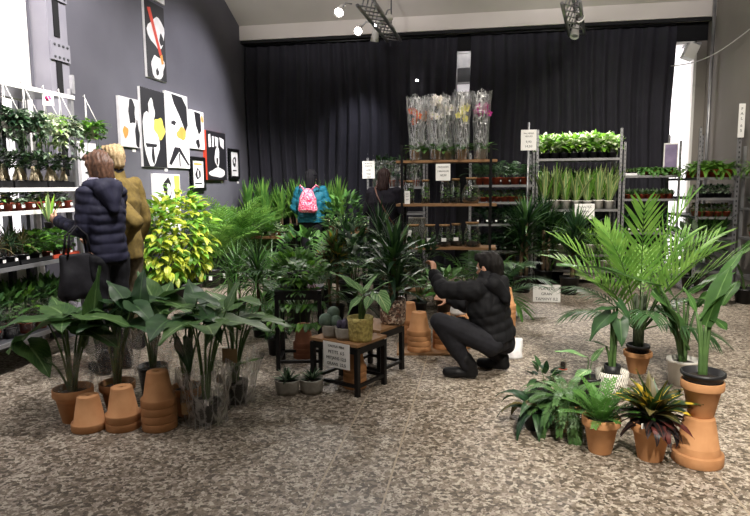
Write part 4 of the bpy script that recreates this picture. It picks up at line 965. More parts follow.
# wood slab tables with trays of seedlings
def slab_table(label, px0, px1, py, Y, wdt=.5):
    a = at(px0, py, Y); b_ = at(px1, py, Y); L = b_.x-a.x; z = a.z; t = thing('slab_table', label, 'table', ((a.x+b_.x)/2, Y+wdt/2, 0))
    MB().box((0, 0, z-.02), (L, wdt, .04), 'wood').build('tabletop', t)
    for sx in (-1, 1):
        for sy in (-1, 1): MB().box((sx*(L/2-.04), sy*(wdt/2-.04), (z-.04)/2), (.04, .04, z-.04), 'black_metal').build('leg', t)
    return t, (a.x+b_.x)/2, z, L
sm = [mk_small(151, 'rust_plastic', 'bush', 'seedling_pot', 'plant', .05, .065, kw=dict(rx=.08, rz=.06, zc=.08, mat='leaf_mid', mats=['leaf_mid', 'leaf_silver', 'leaf_white'])), mk_small(152, 'black_plastic', 'rosette', 'seedling_pot', 'plant', .05, .065, kw=dict(mat='leaf_mid', L=.10, W=.03, mats=['leaf_silver', 'leaf_white', 'leaf_mid'])), mk_small(153, 'white_ceramic', 'bush', 'seedling_pot', 'plant', .05, .065, kw=dict(mat='leaf_bright'))]
_, cx, z, L = slab_table('wood slab table with seedlings left of the teal jacketed woman', 251, 288, 236, 8.7)
for i in range(5):
    for r_ in range(2): place(sm[(i+r_) % 3], (cx-L/2+.07+i*(L-.14)/4, 8.78+r_*.16, z), ORD[i]+' seedling pot, '+('front' if r_ == 0 else 'back')+' row on the left wood slab table', group='seedlings on the left slab table', rz=0)
_, cx, z, L = slab_table('wood slab table with seedlings right of the teal jacketed woman', 326, 366, 231, 8.3)
for i in range(5):
    for r_ in range(2): place(sm[(i+2*r_) % 3], (cx-L/2+.07+i*(L-.14)/4, 8.38+r_*.16, z), ORD[i]+' seedling pot, '+('front' if r_ == 0 else 'back')+' row on the right wood slab table', group='seedlings on the right slab table', rz=0)
# back row of upright corn plants on a black bench before the curtain
a = at(243, 232, 9.75); b_ = at(346, 232, 9.75); bz = .66
t = thing('plant_bench', 'long black bench in front of the left curtain carrying the upright corn plants', 'bench', ((a.x+b_.x)/2, 9.85, 0)); L = b_.x-a.x
MB().box((0, 0, bz-.02), (L, .5, .04), 'black_paint').build('bench_top', t)
for sx in (-1, 0, 1):
    for sy in (-1, 1): MB().box((sx*(L/2-.06), sy*.2, (bz-.04)/2), (.05, .05, bz-.04), 'black_metal').build('leg', t)
cps = []
for k in range(3):
    cps.append(floorplant('corn_plant', 'x', Vector((0, -50, 0)), None, (.085, .16, 'black_plastic'), cane(160+k, [.34, .22], 22, .50, .05, 'leaf_palm', .25, spread=.025, e0=1.54, e1=1.12, tr=.018, mats=['leaf_palm', 'leaf_areca'])))
for i in range(12):
    x = a.x+.12+i*(L-.24)/11
    place(cps[i % 3], (x, 9.74+.16*(i % 2), bz), ORD[i]+' upright corn plant from the grey wall on the black bench', sc=rnd.uniform(.9, 1.06), group='corn plants on the black bench')
# ================================================================== black display shelf with orchids and terrariums
YS = 7.0
xl, xr = at(402, 200, YS).x, at(490.5, 200, YS).x
bz = [at(402, y, YS).z for y in (160.5, 204, 247, 291)]
sh = thing('display_shelf', 'black framed shelf with wooden boards of orchids and corked jars in the middle', 'shelf', ((xl+xr)/2, YS+.17, 0)); w = xr-xl; hz = at(402, 145, YS).z
for sx in (-1, 1):
    for sy in (-1, 1): MB().box((sx*w/2, sy*.17, hz/2), (.028, .028, hz), 'black_metal').build('post', sh)
for z in bz: MB().box((0, -.01, z-.014), (w+.14, .32, .028), 'wood').build('board', sh)
b = MB()
for sx in (-1, 1):
    for z in bz: b.box((sx*w/2, 0, z-.035), (.024, .34, .014), 'black_metal')
b.box((0, .17, hz-.01), (w, .02, .02), 'black_metal'); b.build('bracket', sh)
for nm, c in (('white', '#efe6de'), ('peach', '#d9a58c'), ('orange', '#c65f3c'), ('yellow', '#e7dc7a'), ('magenta', '#b8308a')): leafmat('petal_'+nm, c, tuple(int(255*min(1, x**(1/2.2)*.9)) for x in srgb(c)[:3]), trans=.3)
def orchid(px, top, label, petal, seed, dy=0, fh=.0):
    Y = YS+.13+dy; p = at(px, 158, Y); p.z = bz[0]; H = at(px, top, Y).z-bz[0]; q = random.Random(seed)
    f = rosette(seed, 9, .22, .07, .2, 1.0, 1.0, 'leaf_mid', shape='strap', wide=True)
    s = MB(); stk = [Vector((.0, 0, 0)), Vector((.01, 0, H*.35)), Vector((-.005, -.01, H*.6)), Vector((.03, -.03, H*.72+fh))]
    pts = [stk[0].lerp(stk[1], t) if i == 0 else (stk[1].lerp(stk[2], t) if i == 1 else stk[2].lerp(stk[3], t)) for i in range(3) for t in (0, .33, .66)]+[stk[3]]
    s.tube(pts, .0045, 'stem_dark', 6)
    fl_ = MB()
    for i in range(9):
        c = stk[2].lerp(stk[3], (i+.5)/9)+Vector((q.uniform(-.06, .06), q.uniform(-.06, .03), q.uniform(-.08, .06))); fa = q.uniform(-.5, .5)-pi/2
        D = Vector((cos(fa), sin(fa), 0)); S_ = Vector((-D.y, D.x, 0)); 
        for kk in range(5):
            th = kk*2*pi/5+.3; v = S_*cos(th)+Vector((0, 0, 1))*sin(th); n_ = D
            pr = [c, c+v*.022+S_.cross(v)*0+n_*.004+(v.cross(n_))*.017, c+v*.043+n_*.006, c+v*.022+n_*.004-(v.cross(n_))*.017]
            fl_.add(pr, [(0, 1, 2, 3)], petal)
        fl_.ell(c+D*.006, .007, 'leaf_gold', 6)
    pot = round_pot(.062, .12, 'kraft' if seed % 2 else 'white_ceramic', .75)
    t = potted('orchid', label, 'orchid', p, pot, 'pot', .055, .10, (f, s), sleeve_mb=sleeve(.075, .108, H, seed, 'film_bright', z0=.005))
    o = fl_.build('flower', t); o.location.z = .10
    return t
orchid(416, 97, 'sleeved orchid with rusty orange flowers, leftmost on the top board', 'petal_orange', 1, -.06, -.12)
orchid(425, 99, 'sleeved orchid with peach flowers, second from the left on the top board', 'petal_peach', 2, .05, -.1)
orchid(436, 96, 'sleeved white orchid in the middle of the top board', 'petal_white', 3, -.05, .08)
orchid(446, 97, 'sleeved white orchid behind the middle one on the top board', 'petal_white', 4, .06, -.02)
orchid(462, 92, 'sleeved orchid with yellow flowers on the top board', 'petal_yellow', 5, -.03, -.13)
orchid(481, 92, 'sleeved orchid with magenta flowers, rightmost on the top board', 'petal_magenta', 6, -.03, -.08)
def jar(px, board, r_, h_, label, shape='cyl', seed=1, dy=0, labelcard=False):
    p = at(px, 200, YS+.10+dy); p.z = bz[board]; t = thing('cork_jar', label, 'jar', p, 0, None)
    if shape == 'cyl': pr = [(.0, .002), (r_*.96, .002), (r_, .012), (r_, h_*.80), (r_*.8, h_*.86), (r_*.78, h_*.93)]
    elif shape == 'round': pr = [(.0, .002), (r_*.7, .002), (r_*.97, h_*.16), (r_, h_*.32), (r_*.82, h_*.58), (r_*.5, h_*.78), (r_*.5, h_*.93)]
    else: pr = [(.0, .002), (r_*.95, .002), (r_, .02), (r_*.97, h_*.55), (r_*.72, h_*.78), (r_*.7, h_*.93)]
    g = MB(); g.shell(pr, 'glass', 24); g.build('glass_jar', t)
    nr = pr[-1][0]; MB().lathe([(0, h_*.90), (nr*.97, h_*.90), (nr*1.03, h_*.935), (nr*1.1, h_*.94), (nr*1.1, h_), (0, h_)], 'cork', 20).build('cork_lid', t)
    MB().lathe([(0, .006), (r_*.66 if shape == 'round' else r_*.92, .006), (r_*.93 if shape == 'round' else r_*.94, h_*.2), (r_*.5, h_*.24), (0, h_*.25)], 'soil', 18).build('soil', t)
    q = random.Random(seed); f = bush(seed, 46, r_*.62, h_*.22, h_*.16, h_*.09, 'leaf_mid', h_*.42, mats=['leaf_mid', 'leaf_bright', 'leaf_dark'], stems=4, sr=.002)[0]; f.build('moss_plant', t)
    if labelcard: MB().box((0, -r_*1.0-.002, h_*.33), (.055, .003, .04), 'card').build('label_card', t)
    return t
jar(409, 1, .062, .27, 'slim corked jar at the left end of the middle board', seed=1, dy=.04)
jar(425.5, 1, .05, .28, 'tall slim corked jar, second from the left on the middle board', seed=2)
jar(445, 1, .055, .28, 'tall corked jar left of the close pair on the middle board', seed=3)
jar(455.5, 1, .055, .29, 'tall corked jar right of the close pair on the middle board', seed=4)
jar(471, 1, .112, .30, 'wide bellied corked jar at the right of the middle board', 'round', 5)
jar(413, 2, .095, .26, 'squat corked jar at the left of the lower board', 'squat', 6)
jar(430, 2, .082, .26, 'corked jar with a white label, left of the two labelled neighbours', 'squat', 7, labelcard=True)
jar(444.5, 2, .080, .26, 'corked jar with a white label, right of the two labelled neighbours', 'squat', 8, labelcard=True)
jar(456.5, 2, .075, .27, 'corked jar with a white label beside the tallest jar of the lower board', 'squat', 9, .06, True)
jar(472.5, 2, .10, .29, 'tallest corked jar with a wide neck on the right of the lower board', 'squat', 10)
jar(405, 3, .085, .25, 'corked jar at the left of the lowest board behind the raised hand', 'squat', 11)
jar(440, 3, .07, .25, 'corked jar with a white label on the lowest board by the man', 'squat', 12, 0, True)
plain('zebra', '#d9d8d4', .7)
def zebra_mat():
    m, nt, b = newmat('zebra_print'); w_ = nd(nt, 'ShaderNodeTexWave', Scale=22, Distortion=7); w_.inputs['Detail Scale'].default_value = 3; nt.links.new(objco(nt), w_.inputs['Vector'])
    nt.links.new(mixc(nt, ramp(nt, w_.outputs[1], .45, .55), srgb('#e2e1dd'), srgb('#1d1d20')), b.inputs['Base Color'])
zebra_mat()
p = at(417, 225, YS+.29); p.z = bz[2]
t = thing('patterned_box', 'black and white patterned box behind the jars at the left of the lower board', 'box', p, -.15); MB().box((0, 0, .16), (.20, .05, .32), 'zebra_print').build('box_body', t); MB().box((0, 0, .327), (.206, .056, .014), 'card').build('lid', t)
p = at(443, 183, YS-.02); sign('white price card hanging under the top board of the black shelf', (p.x, YS-.005+.0-.012, bz[0]-.235), .165, .19, [('ORQUIDIES', .024, 0, .145), ('2 BRANQUES', .022, 0, .10), ('18,50', .035, 0, .05)], name='price_card')
p = at(406, 200, YS-.02); sign('narrow white price card standing at the left end of the middle board', (p.x+.01, YS-.012+.03, bz[1]), .062, .15, [('TERRA-', .014, 0, .11), ('RIUM', .014, 0, .085), ('35,0', .018, 0, .045)], name='price_card')
p = at(407.5, 240, YS-.01); t = sign('slim white card leaning at the left end of the lower board', (p.x-.01, YS, bz[2]), .035, .20, [], tilt=-.12, name='price_card'); t.rotation_euler.y = .2

# ================================================================== steel plant trolleys along the back and the right wall
def trolley(label, x0, x1, y0, y1, zs, ztop, name='plant_trolley', posts=((0, 0), (1, 0), (0, 1), (1, 1)), pt=.03, mats='steel'):
    t = thing(name, label, 'trolley', ((x0+x1)/2, (y0+y1)/2, 0)); w, d = x1-x0, y1-y0
    for (a, c) in posts:
        b = MB(); x, y = (a-.5)*w, (c-.5)*d; b.box((x, y, ztop/2+.05), (pt, pt*.7, ztop-.1), mats)
        for k in range(int(ztop/.06)): b.box((x, y-pt*.36, .12+k*.06), (pt*.35, .003, .022), 'dark_steel')
        b.build('post', t)
        wh = MB(); wh.lathe([(0, -.015), (.05, -.015), (.05, .015), (0, .015)], 'black_plastic', 14); wh.v = [(X+x, Z+y, Y+.05) for X, Y, Z in wh.v]; wh.build('caster', t)
    for z in zs:
        b = MB(); b.box((0, 0, z-.012), (w-pt, d-.02, .014), 'dark_steel')
        for sy in (-1, 1): b.box((0, sy*(d/2-.008), z-.014), (w-pt, .016, .034), mats)
        for sx in (-1, 1): b.box((sx*(w/2-.008-pt/2), 0, z-.014), (.016, d-.04, .034), mats)
        b.build('shelf', t)
    return t
def fill(x0, x1, y, z, n, protos, lab, group, sc=1.0, rz=None, jit=.01, along='x', rows=1, rowstep=.15, rowlab=('front row', 'row behind', 'third row')):
    for r_ in range(rows):
        for i in range(n):
            u = x0+(x1-x0)*(i+.5)/n; pr = protos[(i+r_) % len(protos)]
            loc = (u, y+r_*rowstep+rnd.uniform(-jit, jit), z) if along == 'x' else (y+r_*rowstep+rnd.uniform(-jit, jit), u, z)
            place(pr, loc, lab % ORD[i]+(', '+rowlab[r_] if rows > 1 else ''), group=group, sc=sc*rnd.uniform(.94, 1.05), rz=rz)
YA = 9.0
ax0, ax1 = at(537, 180, YA).x, at(620, 180, YA).x
az = [at(537, y, YA).z for y in (159, 209.5, 254)]+[.22]
trolley('steel trolley with white green plants on top and snake plants below', ax0, ax1, YA, YA+.57, az, at(537, 130, YA).z)
wg = [mk_small(201+k, 'black_plastic', 'bush', 'white_leaved_plant', 'plant', .065, .09, card=False, kw=dict(n=90, rx=.13, rz=.10, zc=.15, L=.10, W=.075, mat='leaf_white', shape='heart', mats=['leaf_white', 'leaf_white', 'leaf_lime', 'leaf_bright'], stems=6)) for k in range(3)]
fill(ax0+.05, ax1-.02, YA+.13, az[0], 8, wg, '%s white leaved plant from the left, top of the steel trolley', 'white leaved plants on the steel trolley', rows=2, rowstep=.25)
sn = []
for k in range(3):
    f = rosette(210+k, 17, .60, .05, 1.0, 1.5, .12, 'leaf_snake', shape='sword', fold=.3, mats=['leaf_snake', 'leaf_snake', 'leaf_bright'], r0_=.03)
    sn.append(potted('snake_plant', 'x', 'snake plant', (0, -50, 0), round_pot(.072, .13, 'white_ceramic', .85), 'pot', .064, .11, f))
fill(ax0+.04, ax1-.04, YA+.10, az[1], 7, sn, '%s snake plant from the left on the steel trolley', 'snake plants in white pots', rows=2, rowstep=.2)
wp = []
for k in range(2): wp.append(potted('striped_plant', 'x', 'plant', (0, -50, 0), round_pot(.09, .14, 'white_ceramic', .85), 'pot', .08, .115, rosette(220+k, 40, .5, .022, .4, 1.5, 1.2, 'leaf_bright', mats=['leaf_bright', 'leaf_palm', 'leaf_lime'])))
fill(ax0+.05, ax1-.05, YA+.12, az[2], 5, wp, '%s fine leaved white potted plant from the left on the lower trolley shelf', 'fine leaved plants in white pots')
fill(ax0+.05, ax1-.05, YA+.12, az[3], 5, wp, '%s fine leaved white potted plant from the left on the lowest trolley shelf', 'fine leaved plants in white pots')
p = at(584.5, 219, YA-.03); sign('white price card clipped on the shelf of snake plants', (p.x, YA-.012, p.z), .27, .215, [('PLANTES', .045, 0, .155), ('GRAN', .045, 0, .09), ('TAMANY 12', .045, 0, .025)], name='price_card')
# trolley behind the black shelf
YE = 8.75
ex0, ex1 = at(470, 200, YE).x, at(533, 200, YE).x
ez = [at(500, y, YE).z for y in (185, 202, 224, 251)]+[.2]
trolley('steel trolley of red potted plants behind the right post of the black shelf', ex0, ex1, YE, YE+.57, ez, at(530, 152, YE).z)
rp = [mk_small(231+k, 'rust_plastic', 'palm', 'young_palm', 'plant', .075, .11, kw=dict(n=9, L=.36, ll=.11, lw=.012, nl=10, mat='leaf_dark')) for k in range(2)]
fill(ex0+.05, ex1-.05, YE+.12, ez[0], 6, rp, '%s young red potted palm from the left, top of the trolley behind the black shelf', 'young palms in red pots')
op = [mk_small(241+k, 'rust_plastic', 'bush', 'small_foliage_plant', 'plant', .055, .07, card=False, kw=dict(mat='leaf_dark', mats=['leaf_dark', 'leaf_mid', 'leaf_bronze'])) for k in range(2)]
fill(ex0+.04, ex1-.04, YE+.09, ez[1], 8, op, '%s small orange potted plant from the left, second shelf behind the black shelf', 'small plants in orange pots')
dk = [mk_small(245+k, 'black_plastic', 'bush', 'dark_foliage_plant', 'plant', .06, .08, card=True, kw=dict(mat='leaf_deep', rx=.09, rz=.07, zc=.1, L=.07, W=.04, n=70)) for k in range(2)]
fill(ex0+.05, ex1-.05, YE+.10, ez[2], 6, dk, '%s dark foliage plant from the left, third shelf behind the black shelf', 'dark plants behind the black shelf', rz=0)
fill(ex0+.05, ex1-.05, YE+.10, ez[3], 6, dk, '%s dark foliage plant from the left, fourth shelf behind the black shelf', 'dark plants behind the black shelf', rz=0)
# sign post of that trolley
p = at(528.5, 150, YE-.05); t = sign('white price board on the tall steel post beside the steel trolley', (p.x, YE-.04, at(528, 150.5, YE).z), .21, .28, [('PALMERES', .03, 0, .22), ('VERDES', .03, 0, .18), ('9,90', .045, 0, .10), ('14,50', .045, 0, .04)], name='price_board')
zb = at(528, 150.5, YE).z; MB().tube([(0, .014, -zb+.0), (0, .014, .38)], .014, 'steel', 8).build('post', t)
# rack bar with sleeved plants by the dark coated person
YG = 8.9; gx0, gx1 = at(368, 180, YG).x, at(424, 180, YG).x; gz = [at(380, 187, YG).z, at(380, 213, YG).z, .5]
trolley('steel trolley behind the dark coated person, half hidden by the black shelf', gx0, gx1, YG, YG+.5, gz, at(369, 158, YG).z)
slv = []
for k in range(2):
    slv.append(potted('sleeved_plant', 'x', 'plant', (0, -50, 0), round_pot(.07, .10, 'rust_plastic'), 'pot', .06, .085, bush(250+k, 60, .11, .15, .10, .05, 'leaf_dark', .22, mats=['leaf_dark', 'leaf_mid', 'leaf_deep']), sleeve_mb=sleeve(.085, .14, .40, 30+k, 'film_bright')))
fill(gx0+.06, gx1-.05, YG+.14, gz[0], 4, slv, '%s sleeved plant from the left on the steel trolley behind the dark coated person', 'sleeved plants on the half hidden trolley')
p = at(368.5, 178.5, YG-.04); sign('white price board on the trolley post left of the dark coated person', (p.x, YG-.03, p.z), .185, .255, [('PLANTES', .028, 0, .21), ('PENJANTS', .024, 0, .175), ('6,50', .036, 0, .11), ('9,50', .036, 0, .055), ('12,0', .036, 0, .01)], name='price_board')
# right of the steel trolley
YBt = 9.25
bx0, bx1 = at(624, 180, YBt).x, at(679, 180, YBt).x; bzs = [at(640, y, YBt).z for y in (175.5, 199)]+[.75, .25]
trolley('steel trolley with trays of seedlings right of the snake plants', bx0, bx1, YBt, YBt+.57, bzs, at(679, 141, YBt).z)
mid_x = at(643, 180, YBt).x
tray('seedling_tray', 'white tray of thin seedlings on the trolley right of the snake plants', ((bx0+mid_x)/2, YBt+.2, bzs[0]), (mid_x-bx0-.04, .3), 'white_plastic')
sd = [mk_small(261, 'black_plastic', 'rosette', 'seedling', 'plant', .035, .045, card=False, kw=dict(n=12, L=.09, W=.012, e0=.7, mat='leaf_bronze', mats=['leaf_bronze', 'leaf_mid'])), mk_small(262, 'black_plastic', 'rosette', 'seedling', 'plant', .035, .045, card=False, kw=dict(n=10, L=.10, W=.014, e0=.8, mat='leaf_mid'))]
fill(bx0+.04, mid_x-.03, YBt+.11, bzs[0]+.005, 4, sd, '%s thin seedling from the left in the white tray', 'seedlings in the white tray', rows=2, rowstep=.12)
hg = [mk_small(265+k, 'rust_plastic', 'fern', 'small_fern', 'fern', .05, .065, card=False, kw=dict(n=26, L=.16, mat='leaf_palm', nl=12, ll=.028, lw=.011)) for k in range(2)]
fill(mid_x, bx1-.02, YBt+.10, bzs[0], 6, hg, '%s small brown potted fern from the left beside the bright gap', 'small ferns by the bright gap', rows=2, rowstep=.14)
sv = [mk_small(271+k, 'rust_plastic', 'rosette', 'silver_plant', 'plant', .055, .07, card=False, kw=dict(n=40, L=.13, W=.035, mat='leaf_silver', mats=['leaf_silver', 'leaf_mid'])) for k in range(2)]
fill(bx0+.04, bx1-.04, YBt+.10, bzs[1], 7, sv, '%s silver green plant from the left on the second trolley shelf', 'silver plants in red pots', rows=2, rowstep=.14)
fill(bx0+.05, bx1-.05, YBt+.12, bzs[2], 5, dk, '%s dark plant from the left on the third shelf of the seedling trolley', 'dark plants on the seedling trolley', rz=0)
p = at(668, 175, YBt+.5); t = thing('purple_board', 'small framed purple board standing against the bright gap', 'picture', (at(670, 170, YBt+.5).x, YBt+.50, bzs[0]), 0)
plain('purple_print', '#8d7f9c', .5, '#6f6480', 6)
MB().box((0, 0, .24), (.20, .02, .48), 'white_paint').build('frame', t); MB().box((0, -.012, .24), (.17, .006, .44), 'purple_print').build('print', t)
# right wall trolley, short end to the camera
YC = 8.5
cx0, cx1 = at(698, 180, YC).x, at(737, 180, YC).x
czs = [at(717, y, YC).z for y in (177.5, 198, 217)]+[.75, .3]
tc = trolley('tall steel trolley with its short end forward by the beige right wall', cx0, cx1, YC, YC+1.3, czs, at(698, 128, YC).z, posts=((0, 0), (0, 1), (1, 1)))
b = MB(); b.box(((cx1-cx0)/2, -.65, 1.25), (.045, .03, 2.4), 'steel')
for k in range(38): b.box(((cx1-cx0)/2, -.667, .1+k*.062), (.016, .004, .026), 'dark_steel')
b.build('price_post', tc)
rf = [mk_small(281+k, 'red_plastic', 'fern', 'fern_in_red_pot', 'fern', .075, .10, card=False, kw=dict(n=26, L=.26, mat='leaf_bright', nl=14, ll=.04, lw=.015, e1=.3, droop=1.7)) for k in range(2)]
fill(cx0+.02, cx1-.02, YC+.10, czs[0], 3, rf, '%s red potted fern from the left, top of the right wall trolley', 'ferns in red pots', rows=3, rowstep=.22)
sl2 = [mk_small(285+k, 'black_plastic', 'bush', 'silver_leaved_plant', 'plant', .055, .06, card=False, kw=dict(mat='leaf_silver', mats=['leaf_silver', 'leaf_deep', 'leaf_silver'], rx=.07, rz=.05)) for k in range(2)]
fill(cx0+.02, cx1-.02, YC+.08, czs[1], 4, sl2, '%s silver leaved plant from the left, second shelf of the right wall trolley', 'silver leaved plants on the right wall trolley', rows=2, rowstep=.16)
fill(cx0+.02, cx1-.02, YC+.08, czs[2], 4, op, '%s low orange potted plant from the left, third shelf, right wall trolley', 'low plants on the right wall trolley', rows=2, rowstep=.16)
lf = [potted('grassy_plant', 'x', 'plant', (0, -50, 0), round_pot(.07, .10, 'black_plastic'), 'pot', .06, .085, rosette(290+k, 34, .36, .018, .7, 1.5, .7, 'leaf_mid', mats=['leaf_mid', 'leaf_dark', 'leaf_palm'])) for k in range(2)]
fill(cx0+.02, cx1-.02, YC+.10, czs[3], 3, lf, '%s grassy plant from the left, fourth shelf of the right wall trolley', 'grassy plants on the right wall trolley', rows=2, rowstep=.2)
p = at(740.5, 137.5, YC-.05); sign('narrow white price board high on the post at the right edge', (p.x, YC-.05, p.z), .075, .42, [('F', .05, 0, .34), ('A', .05, 0, .28), ('L', .05, 0, .22), ('6', .05, 0, .13), ('5', .05, 0, .07)], name='price_board')
# narrow shelf on the wall at the right edge
t = thing('shelf_unit', 'narrow steel shelf unit along the right wall at the picture edge', 'shelf', (3.36, 7.75, 0))
for y in (-.5, .5): MB().box((-.12, y, .95), (.03, .03, 1.9), 'steel').build('post', t)
for z in (1.53, 1.14, .78, .3): MB().box((0, 0, z-.012), (.27, 1.04, .024), 'steel').build('shelf', t)
fill(7.32, 8.2, 3.30, 1.53, 5, rf, '%s red potted fern from the camera on the wall shelf at the right edge', 'ferns on the wall shelf', along='y', sc=.8)
fill(7.32, 8.2, 3.34, 1.14, 6, sl2, '%s silver leaved plant from the camera on the wall shelf at the right edge', 'silver plants on the wall shelf', along='y')
fill(7.32, 8.2, 3.34, .78, 6, op, '%s low plant from the camera on the wall shelf at the right edge', 'low plants on the wall shelf', along='y')
# floor plants before the trolleys
p = fl(546.5, 302); s0 = sign('white sign standing on the floor in front of the dark yuccas', (p.x, p.y, 0), .33, .215, [('PLANTES', .048, 0, .15), ('GRAN', .048, 0, .085), ('TAMANY 0,2', .048, 0, .022)], tilt=-.12, name='floor_sign', rz=-.03)
YUC = [(522, 292, [.4, .62, .8], 'dark yucca in a black pot left of the floor sign'), (543, 286, [.6, .4, .8], 'dark yucca standing behind the floor sign'), (569, 294, [.42, .66], 'dark yucca in a black pot right of the floor sign'), (556, 279, [.5, .7], 'dark yucca at the back between the floor sign and the steel trolley'), (510, 284, [.4, .65], 'dark yucca beside the right post of the black shelf')]
for k, (px, py, cs, lab) in enumerate(YUC):
    floorplant('yucca', lab, px, py, (.13, .24, 'black_plastic'), cane(300+k, cs, 64, .46, .034, 'leaf_dark', .7, spread=.05, tr=.028, e1=-.05, mats=['leaf_dark', 'leaf_deep', 'leaf_mid']))
floorplant('kentia_palm', 'bright arching palm under the right end of the black shelf', 474, 308, (.12, .22, 'black_plastic'), palm(310, 10, .8, .3, .026, 16, 'leaf_palm', 1.4, .5, 1.3, sr=.008))
floorplant('kentia_palm', 'dark arching palm behind the head of the crouching man', 494, 318, (.12, .22, 'black_plastic'), palm(311, 11, .72, .28, .026, 15, 'leaf_dark', 1.45, .7, 1.1, sr=.008))
floorplant('fan_palm', 'green plant low beside the right wall trolley, behind the big palm', 690, 292, (.12, .22, 'black_plastic'), bush(312, 120, .34, .25, .18, .07, 'leaf_mid', .5, shape='lance', mats=['leaf_mid', 'leaf_silver', 'leaf_palm'], stems=9, sr=.006))
base = fl(744, 303); specs = [pxspec(base, .15, *l) for l in [((735, 262, -.1), (760, 235, -.1), .4, .3), ((738, 282, -.1), (722, 306, -.2), .5, .4), ((742, 275, -.1), (730, 255, -.1), .4, .2), ((748, 285, -.15), (765, 300, -.2), .5, .4)]]
potted('bird_of_paradise', 'broad leaved plant in a dark pot at the right picture edge', 'plant', base, round_pot(.12, .18, 'black_plastic'), 'pot', .11, .15, stalked(9, specs, mat='leaf_mid', shape='paddle'))
# ================================================================== front right group
def tpot(label, px, py, Rr, H, fol, name='plant', cat='plant', sz=.82, mat=None, potname='terracotta_pot', extra=None, z=0, rz=0):
    loc = fl(px, py); loc.z = z
    return potted(name, label, cat, loc, terracotta_mesh(Rr, H), potname, Rr*.86, H*sz, fol, rz=rz, extra=extra)
q = random.Random(5)
# croton with dark lower leaves
f = rosette(401, 34, .26, .066, .45, 1.4, .7, 'leaf_croton', shape='ovate', segs=7, wide=True, wav=.06, mats=['leaf_croton', 'leaf_croton', 'leaf_bronze'], r0_=.02, z0=.08)
g = rosette(402, 26, .22, .055, -.25, .45, .9, 'leaf_croton_red', shape='ovate', segs=7, wide=True, wav=.06, mats=['leaf_croton_red', 'leaf_croton_red', 'leaf_croton'], r0_=.02, z0=.05)
f.add(g.v, g.f, 'leaf_croton_red', g.uv); s = MB()
for i in range(3): s.tube([(.012*cos(i*2.1), .012*sin(i*2.1), -.02), (.02*cos(i*2.1), .02*sin(i*2.1), .16)], .007, 'trunk', 6)
t = tpot('croton with yellow upper and dark lower leaves in a terracotta pot at the front right', 650, 458, .106, .205, (f, s), 'croton')
for i, (dx, dz) in enumerate(((-.02, 0), (.02, .012), (.045, -.01))):
    b = MB(); b.blade((dx, -.085, .21), -pi/2+.15*i, .35, .16, .035, 'ovate', 2.6, .1, 8, 0, 'leaf_croton_red'); b.build('hanging_leaf', t)
kraft_tag(t, (-.055, -.10, .215), .3, .05, .028, 'card')
# stiff toothed fern
f = MB()
for i in range(30):
    az = i*2.4; el = 1.45-.032*i
    f.frond((.012*cos(az), .012*sin(az), 0), az, el, .25*rnd.uniform(.8, 1.1), .75, 12, .046, .012, 'leaf_palm', 'stem_green', .12, 1.0, .2, .1, .003, lsegs=2)
tpot('upright bright green toothed plant in the front terracotta pot', 600, 451, .101, .2, f, 'upright_fern')
# drooping fern
f = fern(404, 46, .35, 'leaf_fern', 1.35, .1, 2.3, 28, .042, .0085)
tpot('fern with long fronds drooping over its terracotta pot', 566, 430, .085, .17, f, 'drooping_fern', 'fern', z=.0)
# bronze drooping plant
f = rosette(405, 22, .30, .07, .1, 1.1, 1.5, 'leaf_bronze', shape='lance', wide=True, wav=.05, mats=['leaf_bronze', 'leaf_dark', 'leaf_deep'])
potted('bronze_plant', 'bronze leaved drooping plant in a dark pot, leftmost of the front right group', 'plant', fl(535, 428), round_pot(.075, .13, 'black_plastic'), 'pot', .066, .11, f)
potted('leafy_pot_plant', 'small dark leaved plant peeking over the drooping fern', 'plant', fl(545, 410), round_pot(.06, .12, 'black_plastic'), 'pot', .066, .13, bush(406, 34, .10, .06, .09, .045, 'leaf_dark', .10, mats=['leaf_dark', 'leaf_deep']))
# pale veined plant
base = fl(588, 398); specs = [pxspec(base, .12, *l) for l in [((588, 358, 0), (556, 352, -.05), .5, .3), ((590, 372, 0), (574, 384, -.1), .55, .4), ((592, 362, .05), (604, 348, .1), .5, .3)]]
potted('calathea', 'pale striped leaf plant behind the drooping fern', 'plant', base, round_pot(.08, .15, 'black_plastic'), 'pot', .07, .125, stalked(6, specs, mat='leaf_calathea', shape='ovate', sr=.004, n=9))
